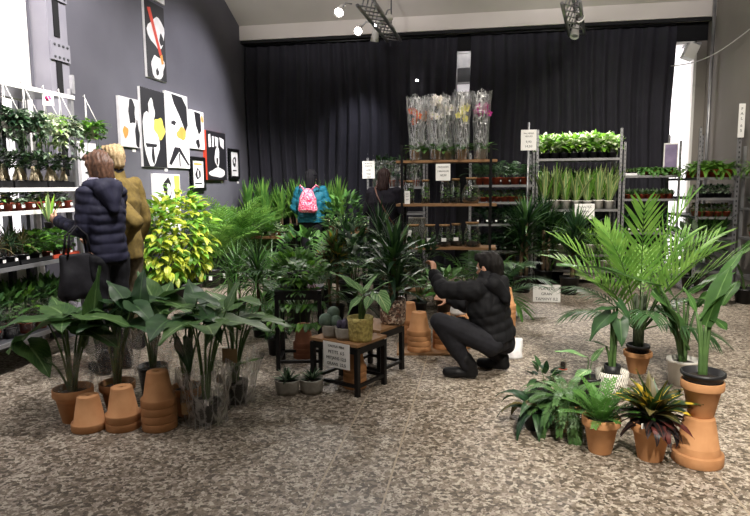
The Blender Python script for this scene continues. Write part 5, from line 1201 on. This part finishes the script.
# patterned pot with thick stalked plant
def patt():
    m, nt, b = newmat('leaf_pattern'); tc = nt.nodes.new('ShaderNodeTexCoord'); sx = nt.nodes.new('ShaderNodeSeparateXYZ'); nt.links.new(tc.outputs['Object'], sx.inputs[0])
    at2 = nd(nt, 'ShaderNodeMath', operation='ARCTAN2'); nt.links.new(sx.outputs[1], at2.inputs[0]); nt.links.new(sx.outputs[0], at2.inputs[1])
    a1 = nd(nt, 'ShaderNodeMath', operation='MULTIPLY'); nt.links.new(at2.outputs[0], a1.inputs[0]); a1.inputs[1].default_value = 5
    tri = nd(nt, 'ShaderNodeMath', operation='PINGPONG'); nt.links.new(a1.outputs[0], tri.inputs[0]); tri.inputs[1].default_value = 1
    z1 = nd(nt, 'ShaderNodeMath', operation='MULTIPLY_ADD'); nt.links.new(sx.outputs[2], z1.inputs[0]); z1.inputs[1].default_value = 14; nt.links.new(tri.outputs[0], z1.inputs[2])
    fr = nd(nt, 'ShaderNodeMath', operation='FRACT'); m2 = nd(nt, 'ShaderNodeMath', operation='MULTIPLY'); nt.links.new(z1.outputs[0], m2.inputs[0]); m2.inputs[1].default_value = 1.6; nt.links.new(m2.outputs[0], fr.inputs[0])
    nt.links.new(mixc(nt, ramp(nt, fr.outputs[0], .58, .66), srgb('#d9d4c9'), srgb('#4b4a45')), b.inputs['Base Color']); b.inputs['Roughness'].default_value = .45
patt()
base = fl(611, 398); pm_ = MB(); pm_.lathe([(0, 0), (.088, 0), (.097, .02), (.108, .19), (.1, .195), (.094, .15), (0, .14)], 'leaf_pattern', 30)
specs = [pxspec(base, .17, *l) for l in [((611, 312, 0), (590, 338, -.06), .75, .5), ((614, 306, .02), (588, 311, 0), .6, .4), ((620, 318, -.04), (622, 345, -.1), .6, .4), ((606, 344, -.04), (586, 338, -.05), .4, .3), ((618, 300, .05), (630, 322, .0), .7, .4)]]
potted('bird_of_paradise', 'broad dark leaved plant with thick stalks in the patterned white pot', 'plant', base, pm_, 'patterned_pot', .09, .155, stalked(7, specs, mat='leaf_dark', shape='heart', sr=.011), extra=[('inner_pot', MB().lathe([(.05, .15), (.056, .235), (.05, .235), (.046, .17), (0, .165)], 'black_plastic', 18))])
# the big palm
base = fl(637, 372); pl = palm(408, 15, 1.02, .31, .024, 14, 'leaf_areca', 1.53, .85, .7, bare=.34, sr=.008, vee=.4, sag=.12, ang=.7)  # lit look of the top fronds put into their lighter leaf colour
lo = palm(409, 6, .62, .26, .022, 14, 'leaf_dark', .95, .5, 1.0, bare=.35, sr=.007, sag=.5)
o_ = len(pl.v)
for f_, m_, sm_ in zip(lo.f, lo.m, lo.sm): pl.f.append(tuple(i+o_ for i in f_)); pl.m.append(pl.mi(lo.mats[m_])); pl.sm.append(sm_)
pl.v += lo.v; pl.uv += lo.uv
pl.v = [(x, y, z+.16) for x, y, z in pl.v]
sx = MB()
for i in range(7): a = i*.9; sx.tube([(.025*cos(a), .025*sin(a), -.02), (.03*cos(a+.3), .03*sin(a+.3), .22), (.04*cos(a+.3), .04*sin(a+.3), .42)], lambda t: .016*(1-.35*t), 'stem_dark', 7)
t = potted('areca_palm', 'large bright topped palm in a terracotta pot, tallest of the front right group', 'palm', base, terracotta_mesh(.105, .17), 'terracotta_pot', .08, .19, (pl, sx), extra=[('inner_pot', round_pot(.085, .19, 'black_plastic', .72))])
for c in t.children:
    if c.name.startswith('inner_pot'): c.location.z = .03
# bird of paradise in white pot behind, with the long paddle leaves
base = fl(682, 384); specs = [pxspec(base, .16, *l) for l in [((652, 290, -.05), (688, 348, -.12), .55, .5), ((660, 286, .0), (560, 264, -.1), .22, .3), ((676, 300, .1), (650, 268, .15), .4, .3), ((690, 292, .1), (735, 272, .15), .35, .4), ((668, 310, .0), (660, 286, .05), .35, .1), ((697, 306, .1), (712, 288, .15), .4, .2), ((672, 330, -.05), (654, 302, -.05), .35, .2), ((684, 300, .05), (720, 300, -.05), .4, .4)]]
potted('bird_of_paradise', 'bird of paradise plant with long paddle leaves in a plain white pot', 'plant', base, round_pot(.108, .19, 'white_ceramic', .85), 'white_pot', .098, .155, stalked(8, specs, mat='leaf_mid', shape='paddle', sr=.012, wav=.09, n=16))
# upturned pot with a pot standing on it
base = fl(697, 461)
tag(inverted(.124, .245).build('terracotta_pot', None, base), 'large upturned terracotta pot on the floor carrying another pot at the front right', 'pot')
base = base+Vector((.012, .02, .245)); 
specs = [pxspec(base+Vector((0, 0, 0)), .20, *l) for l in [((706, 326, .02), (730, 268, .05), .45, .1), ((700, 318, .05), (738, 282, .0), .5, .2), ((712, 318, .03), (726, 330, -.05), .7, .5), ((696, 312, .05), (684, 288, .1), .4, .2), ((710, 300, .08), (742, 252, .1), .35, .2)]]
potted('bird_of_paradise', 'upright broad leaved plant in a black pot set in terracotta on the upturned pot', 'plant', base, terracotta_mesh(.104, .19), 'terracotta_pot', .092, .20, stalked(10, specs, mat='leaf_mid', shape='paddle', sr=.011, wav=.06, n=14), extra=[('inner_pot', MB().lathe([(0, .16), (.082, .16), (.092, .20), (.098, .215), (.108, .22), (.108, .235), (.098, .235), (.09, .19), (0, .185)], 'black_plastic', 26))])
# small glass bottle with wire loop
t = thing('glass_bottle', 'tiny clear glass bottle with a wire loop on the floor behind the fern', 'bottle', fl(563, 369))
g = MB(); g.shell([(.0, .001), (.028, .001), (.03, .01), (.03, .06), (.018, .075), (.016, .09)], 'glass', 18); g.build('glass_body', t)
MB().lathe([(0, .005), (.02, .005), (.02, .05), (.008, .06), (0, .062)], 'soil', 12).build('dark_filling', t)
MB().tube([(.016*cos(a), 0, .092+.024+.024*sin(a)) for a in [i*2*pi/16-pi/2 for i in range(17)]], .002, 'steel', 5).build('wire_loop', t)
MB().lathe([(0, 0), (.034, 0), (.034, .003), (0, .003)], 'red_plastic', 16, c=(0, 0, -.0)).build('red_base', t)
# ================================================================== people
import numpy as np
def fabric(name, c, c2=None, rough=.8, sc=30): plain(name, c, rough, c2, sc, bump=.15, spec=.2)
fabric('navy_puffer', '#1d1d2e', '#161625', .72, 10); fabric('olive_coat', '#6b5a2f', '#594a28', .9); fabric('teal_jacket', '#1f6a80', '#185666', .6)
fabric('black_puffer', '#111114', '#0d0d10', .75, 10); fabric('black_trousers', '#1c1c20', '#151518'); fabric('grey_trousers', '#1f1f24', '#19191d'); fabric('dark_coat', '#19161e', '#131118')
fabric('khaki_trousers', '#5b513e', '#4a4232'); fabric('shoe_black', '#141416', '#0f0f11', .5); fabric('scarf_black', '#18171b', '#121115'); fabric('grey_lining', '#8f8b99', '#6d6a78')
plain('skin', '#c99a80', .6, '#bd8b70', 12); fabric('hair_brown', '#5a4031', '#3f2c22', .5, 60); fabric('hair_blond', '#a59170', '#86704f', .7, 60); fabric('hair_dark', '#15110f', '#0e0b0a', .7, 60); fabric('hair_auburn', '#2c1a17', '#1b1010', .6, 60)
def pink_mat():
    m, nt, b = newmat('pink_print'); v = nd(nt, 'ShaderNodeTexNoise', Scale=38, Detail=2); nt.links.new(objco(nt), v.inputs['Vector'])
    o = mixc(nt, ramp(nt, v.outputs[0], .45, .5), srgb('#f08aa0'), srgb('#d23a66')); n2 = nd(nt, 'ShaderNodeTexNoise', Scale=60); nt.links.new(objco(nt), n2.inputs['Vector'])
    nt.links.new(mixc(nt, ramp(nt, n2.outputs[0], .58, .62), o, srgb('#f6d9dc')), b.inputs['Base Color'])
pink_mat(); plain('brown_leather', '#6a4636', .5, '#543427', 12)
class Prim(MB):
    def cap(s, p0, p1, r0, r1, n=14, flat=1.0, axis=None):
        p0, p1 = Vector(p0), Vector(p1); d = p1-p0; L = max(d.length, 1e-5); d = d/L
        nx = Vector(axis) if axis is not None else d.orthogonal(); nx = (nx-d*nx.dot(d)).normalized(); ny = d.cross(nx)
        prof = [(1e-4, -r0*.98)]+[(r0*cos(a), -r0*sin(a)) for a in (1.2, .8, .4, 0)]+[(r0+(r1-r0)*t, L*t) for t in (.33, .66)]+[(r1*cos(a), L+r1*sin(a)) for a in (0, .4, .8, 1.2)]+[(1e-4, L+r1*.98)]
        vs = []; fs = []
        for (r, z) in prof:
            for i in range(n): a = 2*pi*i/n; vs.append(p0+d*z+nx*(r*cos(a))+ny*(r*flat*sin(a)))
        m = len(prof)
        for j in range(m-1):
            for i in range(n): i2 = (i+1) % n; fs.append((j*n+i, j*n+i2, (j+1)*n+i2, (j+1)*n+i))
        fs += [tuple(reversed(range(n))), tuple((m-1)*n+i for i in range(n))]
        s.add(vs, fs, 'skin'); return s
    def chain(s, pts, rs, **k):
        for i in range(len(pts)-1): s.cap(pts[i], pts[i+1], rs[i], rs[i+1], **k)
        return s
    def loft(s, secs, side, n=20, fwd=None, sq=.85):
        """secs: (centre, half width, half depth) stacked; side: width direction"""
        vs = []; fs = []; m = len(secs)
        for j, (c, w, d) in enumerate(secs):
            c = Vector(c); nxt = Vector(secs[min(j+1, m-1)][0])-Vector(secs[max(j-1, 0)][0]); nxt.normalize()
            sd = (Vector(side)-nxt*Vector(side).dot(nxt)).normalized(); dd = nxt.cross(sd)
            for i in range(n):
                a = 2*pi*i/n; ca, sa = cos(a), sin(a)
                vs.append(c+sd*(w*math.copysign(abs(ca)**sq, ca))+dd*(d*math.copysign(abs(sa)**sq, sa)))
        for j in range(m-1):
            for i in range(n): i2 = (i+1) % n; fs.append((j*n+i, j*n+i2, (j+1)*n+i2, (j+1)*n+i))
        fs += [tuple(reversed(range(n))), tuple((m-1)*n+i for i in range(n))]
        s.add(vs, fs, 'skin'); return s
def organic(pr, name, parent, mat, voxel=.012, smooth=4, disp=None, cut=None):
    """fuse the closed pieces into one continuous surface"""
    me = bpy.data.meshes.new(name); me.from_pydata([tuple(v) for v in pr.v], [], pr.f); me.update()
    bm = bmesh.new(); bm.from_mesh(me); bmesh.ops.recalc_face_normals(bm, faces=bm.faces); bm.to_mesh(me); bm.free()
    o = bpy.data.objects.new(name, me); COL.objects.link(o)
    r_ = o.modifiers.new('fuse', 'REMESH'); r_.mode = 'VOXEL'; r_.voxel_size = voxel
    s_ = o.modifiers.new('relax', 'SMOOTH'); s_.iterations = smooth; s_.factor = .5
    m2 = bpy.data.meshes.new_from_object(o.evaluated_get(bpy.context.evaluated_depsgraph_get()))
    bpy.data.objects.remove(o); bpy.data.meshes.remove(me)
    if disp:
        n = len(m2.vertices); co = np.empty(n*3); m2.vertices.foreach_get('co', co); no = np.empty(n*3); m2.vertices.foreach_get('normal', no)
        co = co.reshape(-1, 3); no = no.reshape(-1, 3); co = co+no*disp(co)[:, None]; m2.vertices.foreach_set('co', co.ravel())
    m2.materials.clear(); m2.materials.append(MATS[mat]); m2.polygons.foreach_set('use_smooth', [True]*len(m2.polygons)); m2.update(); m2.name = name
    o = bpy.data.objects.new(name, m2); COL.objects.link(o); o.parent = parent; return o
def quilt(bones, sp=.07, amp=.012, wrink=.004):
    def f(co):
        best = np.full(len(co), 1e9); sv = np.zeros(len(co)); off = 0
        for a, b_ in bones:
            a, b_ = np.array(a), np.array(b_); d = b_-a; L = np.linalg.norm(d); d = d/L
            t = np.clip((co-a) @ d, 0, L); dist = np.linalg.norm(co-(a+t[:, None]*d), axis=1); m = dist < best
            best[m] = dist[m]; sv[m] = ((co-a) @ d)[m]
        return amp*(np.abs(np.sin(np.pi*sv/sp))-.7)+wrink*np.sin(co[:, 0]*60+co[:, 2]*31)*np.sin(co[:, 1]*47-co[:, 2]*40)
    return f
def folds(amp=.006, k=1.0):
    return lambda co: amp*(np.sin(co[:, 2]*38*k+np.sin(co[:, 0]*23)*1.7+co[:, 1]*15)*.6+np.sin(co[:, 0]*41+co[:, 1]*37+co[:, 2]*12)*.4)
def V(*a): return Vector(a)
def hand(pr, wrist, d, pn, side, curl=.6, s=1.0):
    """palm plus four unequal fingers and a thumb leaving the side of the palm"""
    d = Vector(d).normalized(); pn = Vector(pn); pn = (pn-d*pn.dot(d)).normalized(); sd = d.cross(pn)*side; wrist = Vector(wrist)
    pr.cap(wrist, wrist+d*.075*s, .026*s, .037*s, flat=.45, axis=sd)
    for k, (o, L) in enumerate(((.030, .070), (.010, .080), (-.010, .074), (-.029, .058))):
        p = wrist+d*.085*s+sd*o*s; c = .25+curl*.4; r_ = .0088*s
        for j, f_ in enumerate((.45, .32, .25)):
            v = d*cos(c)+pn*sin(c); q2 = p+v*L*f_*s; pr.cap(p, q2, r_, r_*.92, n=8); p = q2; r_ *= .92; c += curl*.75
    p = wrist+d*.03*s+sd*.03*s; v = (d*.55+sd*.75+pn*.35).normalized(); p2 = p+v*.04*s; pr.cap(p, p2, .0115*s, .010*s, n=8)
    v2 = (d*.85+sd*.25+pn*.45).normalized(); pr.cap(p2, p2+v2*.032*s, .010*s, .0085*s, n=8)
def head_prims(pr, c, f, upv, s=1.0):
    f = Vector(f).normalized(); upv = Vector(upv); upv = (upv-f*upv.dot(f)).normalized(); sd = f.cross(upv)
    M = Matrix((sd, f, upv)).transposed()
    def P(x, y, z): return c+sd*x*s+f*y*s+upv*z*s
    pr.ell(P(0, -.005, .025), (.074*s, .095*s, .092*s), 'skin', 18, M=M); pr.ell(P(0, .025, -.035), (.058*s, .066*s, .075*s), 'skin', 16, M=M)
    pr.ell(P(0, .05, -.082), (.028*s, .026*s, .024*s), 'skin', 12, M=M)
    pr.cap(P(0, .085, .0), P(0, .108, -.034), .009*s, .014*s, n=10)           # nose
    pr.ell(P(0, .085, -.060), (.026*s, .012*s, .009*s), 'skin', 10, M=M)       # lips
    pr.ell(P(0, .080, .022), (.05*s, .014*s, .010*s), 'skin', 10, M=M)         # brow
    for x in (-1, 1): pr.ell(P(x*.076, -.008, -.005), (.011*s, .022*s, .033*s), 'skin', 10, M=M)
    return P, M
def person(label, root, J, jacket, trousers, shoe, hair, sex=1.0, hem=.0, voxel=.008, qz=None, hood=None, sleeve_r=(.068, .058, .048), trouser_r=(.098, .068, .048), jw=1.0, coat_len=None, hairfn=None, curl=(.6, .6), collar=True, hairvox=.009):
    t = thing('person', label, 'person', root); f = J['fwd'].normalized(); sd = J['side'].normalized()
    pel, che, nek, hed = J['pelvis'], J['chest'], J['neck'], J['head']; hf, hu = J.get('hfwd', f), J.get('hup', V(0, 0, 1))
    b = Prim()
    P, M = head_prims(b, hed, hf, hu, J.get('hs', 1.0))
    b.cap(nek-(hed-nek).normalized()*.05, hed-hu*.03, .058, .052)
    b.loft([(pel-(che-pel)*.15, .13, .09), (pel, .155, .105), (pel.lerp(che, .5), .135, .095), (che, .165, .11), (che.lerp(nek, .6), .15, .085), (nek, .07, .06)], sd)
    for k, s_ in (('L', -1), ('R', 1)):
        sh, el, wr = J['sh'+k], J['el'+k], J['wr'+k]; b.chain([sh, el, wr], [.048, .038, .027])
        hand(b, wr, J.get('hd'+k, (wr-el)), J.get('pn'+k, f), -s_ if J.get('flip'+k) else s_, curl[0 if s_ < 0 else 1])
        hp, kn, an = J['hip'+k], J['kn'+k], J['an'+k]; b.chain([hp, kn, an], [.078, .052, .036]); toe = J.get('toe'+k, f)
        b.cap(an-V(0, 0, .045), an+toe*.10-V(0, 0, .058), .026, .020)
    organic(b, 'body', t, 'skin', .0065, 3)
    for x in (-1, 1):
        e = MB(); e.ell(P(x*.031, .083, .006), .0115, 'white_ceramic', 10); eo = e.build('eye', t)
        MB().ell(P(x*.031, .0915, .006), .0055, 'ink', 8).build('pupil', eo)
    # jacket
    j = Prim(); w = jw
    low = pel-(che-pel).normalized()*hem
    j.loft([(low, .178*w, .130*w), (pel.lerp(low, .3), .182*w, .132*w), (pel.lerp(che, .5), .172*w, .128*w), (che, .20*w, .14*w), (che.lerp(nek, .55), .185*w, .115*w), (nek-(nek-che).normalized()*.015, .09*w, .085*w)], sd)
    for k in 'LR':
        sh, el, wr = J['sh'+k], J['el'+k], J['wr'+k]; j.cap(nek.lerp(sh, .35)-(nek-che).normalized()*.05, sh, .07, sleeve_r[0]*1.05); j.chain([sh, el, wr+(el-wr).normalized()*.01], list(sleeve_r))
    if collar: j.cap(nek-(nek-che).normalized()*.02, nek+(hed-nek).normalized()*.035, .078, .072)
    bones = [(pel, nek)]+[(J['sh'+k], J['el'+k]) for k in 'LR']+[(J['el'+k], J['wr'+k]) for k in 'LR']
    organic(j, 'jacket', t, jacket, voxel, 3, quilt(bones, *qz) if qz else folds())
    # trousers
    r_ = trouser_r; p_ = Prim(); kw = min(1, jw); p_.loft([(pel-(che-pel).normalized()*.09, .10*kw, .09*kw), (pel, .162*kw, .118*kw), (pel+(che-pel).normalized()*.08, .145*kw, .108*kw)], sd)
    for k in 'LR':
        hp, kn, an = J['hip'+k], J['kn'+k], J['an'+k]; p_.chain([hp, kn, an-(kn-an).normalized()*.01], list(r_))
    organic(p_, 'trousers', t, trousers, voxel, 3, folds(.005))
    for k in 'LR':
        an, toe = J['an'+k], J.get('toe'+k, f); q_ = Prim(); h_ = an-V(0, 0, .05)
        q_.cap(an-toe*.01+(J['kn'+k]-an).normalized()*.07, an-toe*.02, .058, .052); q_.cap(an-toe*.02, an-toe*.02-V(0, 0, .035), .052, .050); q_.cap(h_-toe*.035, h_+toe*.15-V(0, 0, .006), .044, .038, flat=.9); q_.cap(h_+toe*.08-V(0, 0, .005), h_+toe*.155-V(0, 0, .008), .044, .04)
        o = organic(q_, 'shoe', t, shoe, .008, 2, lambda co: np.minimum(0, 0*co[:, 0]))
    if hairfn:
        h = Prim(); hairfn(h, P, M); organic(h, 'hair', t, hair, hairvox, 2, lambda co: .004*np.sin(co[:, 0]*170+co[:, 1]*90+np.sin(co[:, 2]*60)))
    if hood:
        h = Prim(); hood(h, P, M, nek, f, sd); organic(h, 'hood', t, jacket, voxel, 3, folds(.004))
    return t, P, M
def standing(H, rz, lean=0.0, sw=.175):
    """joints of a standing figure, feet at z = 0, facing +Y turned by rz"""
    k = H/1.75; Rm = Matrix.Rotation(rz, 3, 'Z'); f = Rm @ V(0, 1, 0); s = Rm @ V(1, 0, 0)
    def p(x, y, z): return Rm @ V(x*k, y*k, z*k)
    J = dict(fwd=f, side=s, pelvis=p(0, 0, .95), chest=p(0, .0+lean*.5, 1.27), neck=p(0, .0+lean, 1.47), head=p(0, .02+lean*1.2, 1.625), hs=k)
    for n, x in (('L', -1), ('R', 1)):
        J['sh'+n] = p(x*sw, lean*.8, 1.415); J['el'+n] = p(x*(sw+.06), -.03+lean*.6, 1.13); J['wr'+n] = p(x*.22, .07+lean*.5, .90)
        J['hip'+n] = p(x*.085, 0, .90); J['kn'+n] = p(x*.09, .02, .50); J['an'+n] = p(x*.095, -.01, .095)
    return J, p, f, s
# --- woman in navy
wp_ = at(101, 143, 4.28); wroot = Vector((wp_.x, wp_.y, 0)); J, p, f, s = standing(1.74, R(66), .03, .145)
hw = at(58, 221, 4.36)-wroot; J['wrL'] = hw; J['elL'] = at(82, 231, 4.14)-wroot; J['hdL'] = (at(47, 217, 4.42)-at(58, 221, 4.36)); J['pnL'] = V(-.2, .9, .2)
J['hfwd'] = V(-.9, .35, -.25); J['elR'] = p(.17, .12, 1.14); J['wrR'] = p(.08, .3, 1.05)
def bob(h, P, M):
    h.ell(P(0, -.022, .035), (.088, .103, .096), 'skin', 18, M=M); h.cap(P(0, -.05, .0), P(0, -.05, -.085), .086, .074, axis=M @ V(1, 0, 0))
    for x in (-1, 1): h.cap(P(x*.062, -.005, .02), P(x*.066, .005, -.085), .042, .028)
    h.cap(P(-.05, .06, .085), P(.05, .06, .085), .03, .03)
def hood_down(h, P, M, nek, f, sd):
    for a in range(-4, 5):
        u = a/4; q0 = nek+sd*(.105*sin(u*1.5))-f*(.085*cos(u*1.5))+V(0, 0, .02-.01*abs(u)); h.ell(q0, (.055, .055, .05), 'skin', 10)
    h.cap(nek-f*.10+V(0, 0, .0), nek-f*.15-V(0, 0, .16), .085, .05, axis=sd, flat=.55)
    h.cap(nek-f*.09+sd*.05-V(0, 0, .02), nek-f*.13-V(0, 0, .15), .07, .045); h.cap(nek-f*.09-sd*.05-V(0, 0, .02), nek-f*.13-V(0, 0, .15), .07, .045)
tw, P, M = person('person with a short brown bob in a navy hooded puffer jacket reaching into the rack', wroot, J, 'navy_puffer', 'black_trousers', 'shoe_black', 'hair_brown', hem=.07, qz=(.075, .007), hood=hood_down, hairfn=bob, jw=.86, sleeve_r=(.064, .056, .046), trouser_r=(.095, .066, .05))
q_ = Prim(); n_ = J['neck']
for a in range(-4, 5): u = a/4; q_.ell(n_+s*(.088*sin(u*1.5))-f*(.07*cos(u*1.5))+V(0, 0, .052), (.03, .03, .022), 'skin', 8)
organic(q_, 'hood_lining', tw, 'grey_lining', .008, 2)
# plant in her hand
hp_ = at(49, 222, 4.40); f_ = rosette(501, 9, .27, .034, 1.1, 1.5, .25, 'leaf_snake', shape='sword', mats=['leaf_snake', 'leaf_lime'])
t = thing('held_plant', 'pale sword leaved plant in a small black pot held by the woman in navy', 'plant', (hp_.x, hp_.y, hp_.z-.05)); round_pot(.038, .05, 'black_plastic').build('pot', t); soil_mesh(.033, .04).build('soil', t); o = f_.build('foliage', t); o.location.z = .04
# black tote on her arm
tb = wroot+f*.02-s*.235; t = thing('tote_bag', 'large black tote bag hanging beside the woman in navy', 'bag', (tb.x, tb.y, .62), R(66))
def soft_bag(w, d, h, mat, name, parent, amp=.01):
    q_ = Prim(); q_.loft([(V(0, 0, 0), w*.44, d*.4), (V(0, 0, h*.12), w*.5, d*.5), (V(0, 0, h*.6), w*.48, d*.45), (V(0, 0, h), w*.44, d*.25)], V(1, 0, 0), sq=.5); return organic(q_, name, parent, mat, .01, 3, folds(amp, .6))
soft_bag(.30, .12, .34, 'scarf_black', 'bag_body', t)
for y in (-.03, .03): MB().tube([(-.09, y, .33), (-.07, y*.8, .48), (0, y*.5, .55), (.07, y*.8, .48), (.09, y, .33)], .009, 'scarf_black', 6).build('handle', t)
# --- man in olive coat
mp_ = at(117, 138, 4.82); mroot = Vector((mp_.x, mp_.y, 0)); J, p, f, s = standing(1.83, R(72), .02, .165)
J['elL'] = at(136, 222, 4.62)-mroot; J['wrL'] = at(122, 243, 4.66)-mroot; J['pnL'] = s; J['hfwd'] = V(-.85, .5, -.1)
def short(h, P, M):
    h.ell(P(0, -.015, .038), (.083, .100, .092), 'skin', 18, M=M); h.cap(P(0, -.058, .02), P(0, -.062, -.045), .068, .05); h.cap(P(-.045, .06, .095), P(.045, .065, .09), .03, .03); h.cap(P(-.03, .02, .095), P(.03, -.03, .095), .03, .03)
tm, P, M = person('person with short blond hair in a mustard olive coat, hand in pocket', mroot, J, 'olive_coat', 'khaki_trousers', 'shoe_black', 'hair_blond', hem=.16, hairfn=short, jw=.95, sleeve_r=(.07, .062, .052), trouser_r=(.105, .078, .06))
q_ = Prim(); q_.cap(J['neck']+V(0, 0, .01), J['neck']+V(0, 0, .05), .068, .062); organic(q_, 'shirt_collar', tm, 'dark_coat', .008, 2)
# --- woman in teal with a pink backpack
bp_ = at(310, 167, 8.9); broot = Vector((bp_.x, bp_.y, 0)); J, p, f, s = standing(1.70, R(4), .04)
for k_, x in (('L', -1), ('R', 1)): J['el'+k_] = p(x*.27, .06, 1.16); J['wr'+k_] = p(x*.20, .28, 1.04)
def scarf(h, P, M):
    h.ell(P(0, -.012, .03), (.094, .112, .112), 'skin', 18, M=M); h.cap(P(0, -.06, .0), P(0, -.075, -.12), .082, .075, axis=M @ V(1, 0, 0)); h.cap(P(0, -.07, -.10), P(0, -.115, -.25), .07, .035, axis=M @ V(1, 0, 0), flat=.5)
tt, P, M = person('person in a dark headscarf and teal jacket wearing a pink backpack, back turned', broot, J, 'teal_jacket', 'black_trousers', 'shoe_black', 'scarf_black', hem=.02, qz=(.11, .012), hairfn=scarf, jw=1.14, sleeve_r=(.085, .072, .055), voxel=.01)
q_ = Prim()
for i in range(24): a = i*2*pi/24; q_.cap(P(.096*cos(a), -.012+.114*sin(a), .045), P(.096*cos(a+.27), -.012+.114*sin(a+.27), .045), .008, .008, n=6)
organic(q_, 'hat_band', tt, 'dark_coat', .006, 1)
bk = broot+p(0, -.225, 1.10); t = thing('backpack', 'pink patterned backpack worn over the teal jacket', 'backpack', bk, R(4))
q_ = Prim(); q_.loft([(V(0, 0, 0), .12, .05), (V(0, 0, .03), .145, .068), (V(0, .0, .2), .125, .068), (V(0, .01, .30), .085, .055), (V(0, .02, .35), .035, .03)], V(1, 0, 0), sq=.7); organic(q_, 'pack_body', t, 'pink_print', .008, 3, folds(.004))
q_ = Prim(); q_.loft([(V(0, -.065, .03), .09, .018), (V(0, -.07, .12), .085, .02), (V(0, -.062, .15), .08, .012)], V(1, 0, 0), sq=.6); organic(q_, 'front_pocket', t, 'pink_print', .007, 2)
for x in (-1, 1): MB().tube([(x*.05, .02, .33), (x*.12, .06, .40), (x*.15, .14, .36)], .012, 'pink_print', 8).build('strap', t)
# --- dark coated person by the black shelf
dp_ = at(383, 166, 8.05); droot = Vector((dp_.x, dp_.y, 0)); J, p, f, s = standing(1.68, R(-10), .03)
for k_, x in (('L', -1), ('R', 1)): J['el'+k_] = p(x*.26, .06, 1.15); J['wr'+k_] = p(x*.16, .26, 1.10)
def longhair(h, P, M):
    h.ell(P(0, -.015, .03), (.088, .104, .1), 'skin', 18, M=M); h.cap(P(0, -.055, .0), P(0, -.085, -.14), .084, .075, axis=M @ V(1, 0, 0), flat=.8)
person('person with dark reddish hair in a dark coat, back turned, left of the black shelf', droot, J, 'dark_coat', 'black_trousers', 'shoe_black', 'hair_auburn', hem=.30, hairfn=longhair, jw=1.1, sleeve_r=(.08, .07, .055), voxel=.01)
t = thing('shoulder_bag', 'shoulder bag on a thin brown strap across the dark coat', 'bag', droot)
pts = [p(-.09, .0, 1.52), p(-.085, -.10, 1.48), p(-.03, -.172, 1.38), p(.06, -.185, 1.22), p(.15, -.165, 1.06), p(.22, -.08, .93), p(.25, .0, .86)]
MB().tube(pts, .010, 'brown_leather', 6).build('strap', t)
o = soft_bag(.24, .09, .2, 'brown_leather', 'bag_body', t, .004); o.location = p(.275, .02, .64); o.rotation_euler.z = R(80)
# --- crouching man
cr = fl(480, 377); cr = Vector((at(480, 340, 4.55).x, 4.55, 0))
def w(px, py, Y): return at(px, py, Y)-cr
ff = V(-.88, .47, 0); sdv = V(.47, .88, 0)
J = dict(fwd=ff, side=sdv, pelvis=w(496, 338, 4.58), chest=w(488, 306, 4.58), neck=w(486, 282, 4.58), head=w(489, 268, 4.64), hfwd=V(-.8, .58, -.12), hup=V(-.18, .05, 1),
  shL=w(475, 291, 4.44), elL=w(443, 290, 4.42), wrL=w(434, 274, 4.58), hdL=V(-.1, .5, .75), pnL=V(-.6, .3, -.2),
  shR=w(493, 290, 4.80), elR=w(468, 306, 4.98), wrR=w(450, 300, 5.0),
  hipL=w(491, 343, 4.48), knL=w(440, 322, 4.40), anL=w(468, 368, 4.47), hipR=w(503, 342, 4.66), knR=w(462, 326, 4.80), anR=w(500, 366, 4.72), toeL=V(-.96, .1, 0).normalized(), toeR=V(-.9, .3, 0).normalized())
for k_ in 'LR': J['an'+k_].z = .10
def cropped(h, P, M):
    h.ell(P(0, -.016, .036), (.083, .100, .095), 'skin', 18, M=M); h.cap(P(0, -.055, .02), P(0, -.06, -.05), .07, .055); h.cap(P(-.04, .06, .09), P(.04, .06, .09), .032, .032)
def hood2(h, P, M, nek, f, sd):
    for a in range(-4, 5):
        u = a/4; h.ell(nek+sd*(.10*sin(u*1.5))-f*(.085*cos(u*1.5))+V(.0, 0, .0), (.05, .05, .045), 'skin', 10)
    h.cap(nek-f*.09-V(0, 0, .0), nek-f*.155-V(0, 0, .10), .085, .055, axis=sd, flat=.6)
    for x in (-.06, .06): h.cap(nek-f*.09+sd*x-V(0, 0, .0), nek-f*.15-V(0, 0, .09), .065, .05)
tc_, P, M = person('person crouching in a black hooded puffer jacket, one hand raised to the plants', cr, J, 'black_puffer', 'grey_trousers', 'shoe_black', 'hair_dark', hem=.02, qz=(.07, .007), hood=hood2, hairfn=cropped, jw=1.04, trouser_r=(.10, .075, .055), sleeve_r=(.078, .066, .05), curl=(.9, .6))
# ================================================================== tidy up
# leaves that would reach through a wall or the curtain bend back from it instead
bpy.context.view_layer.update()
LIM = (XL+.04, XR-.05, 10.27)
for o in list(COL.objects):
    if o.type == 'MESH' and o.parent and o.data.users == 1 and o.name.split('.')[0] in ('foliage', 'stem') and o.parent.location.y > -20:
        M = o.matrix_world; co = [M @ v.co for v in o.data.vertices]
        if min(p.x for p in co) < LIM[0] or max(p.x for p in co) > LIM[1] or max(p.y for p in co) > LIM[2]:
            Mi = M.inverted()
            for v, p in zip(o.data.vertices, co):
                if p.x < LIM[0]: p.x = LIM[0]+(LIM[0]-p.x)*.35
                if p.x > LIM[1]: p.x = LIM[1]-(p.x-LIM[1])*.35
                if p.y > LIM[2]: p.y = LIM[2]-(p.y-LIM[2])*.35
                v.co = Mi @ p
# stock patterns that were never set out are dropped
for o in [o for o in COL.objects if o.parent is None and o.location.y < -20 and o.type == 'EMPTY']:
    for c in list(o.children_recursive): bpy.data.objects.remove(c)
    bpy.data.objects.remove(o)
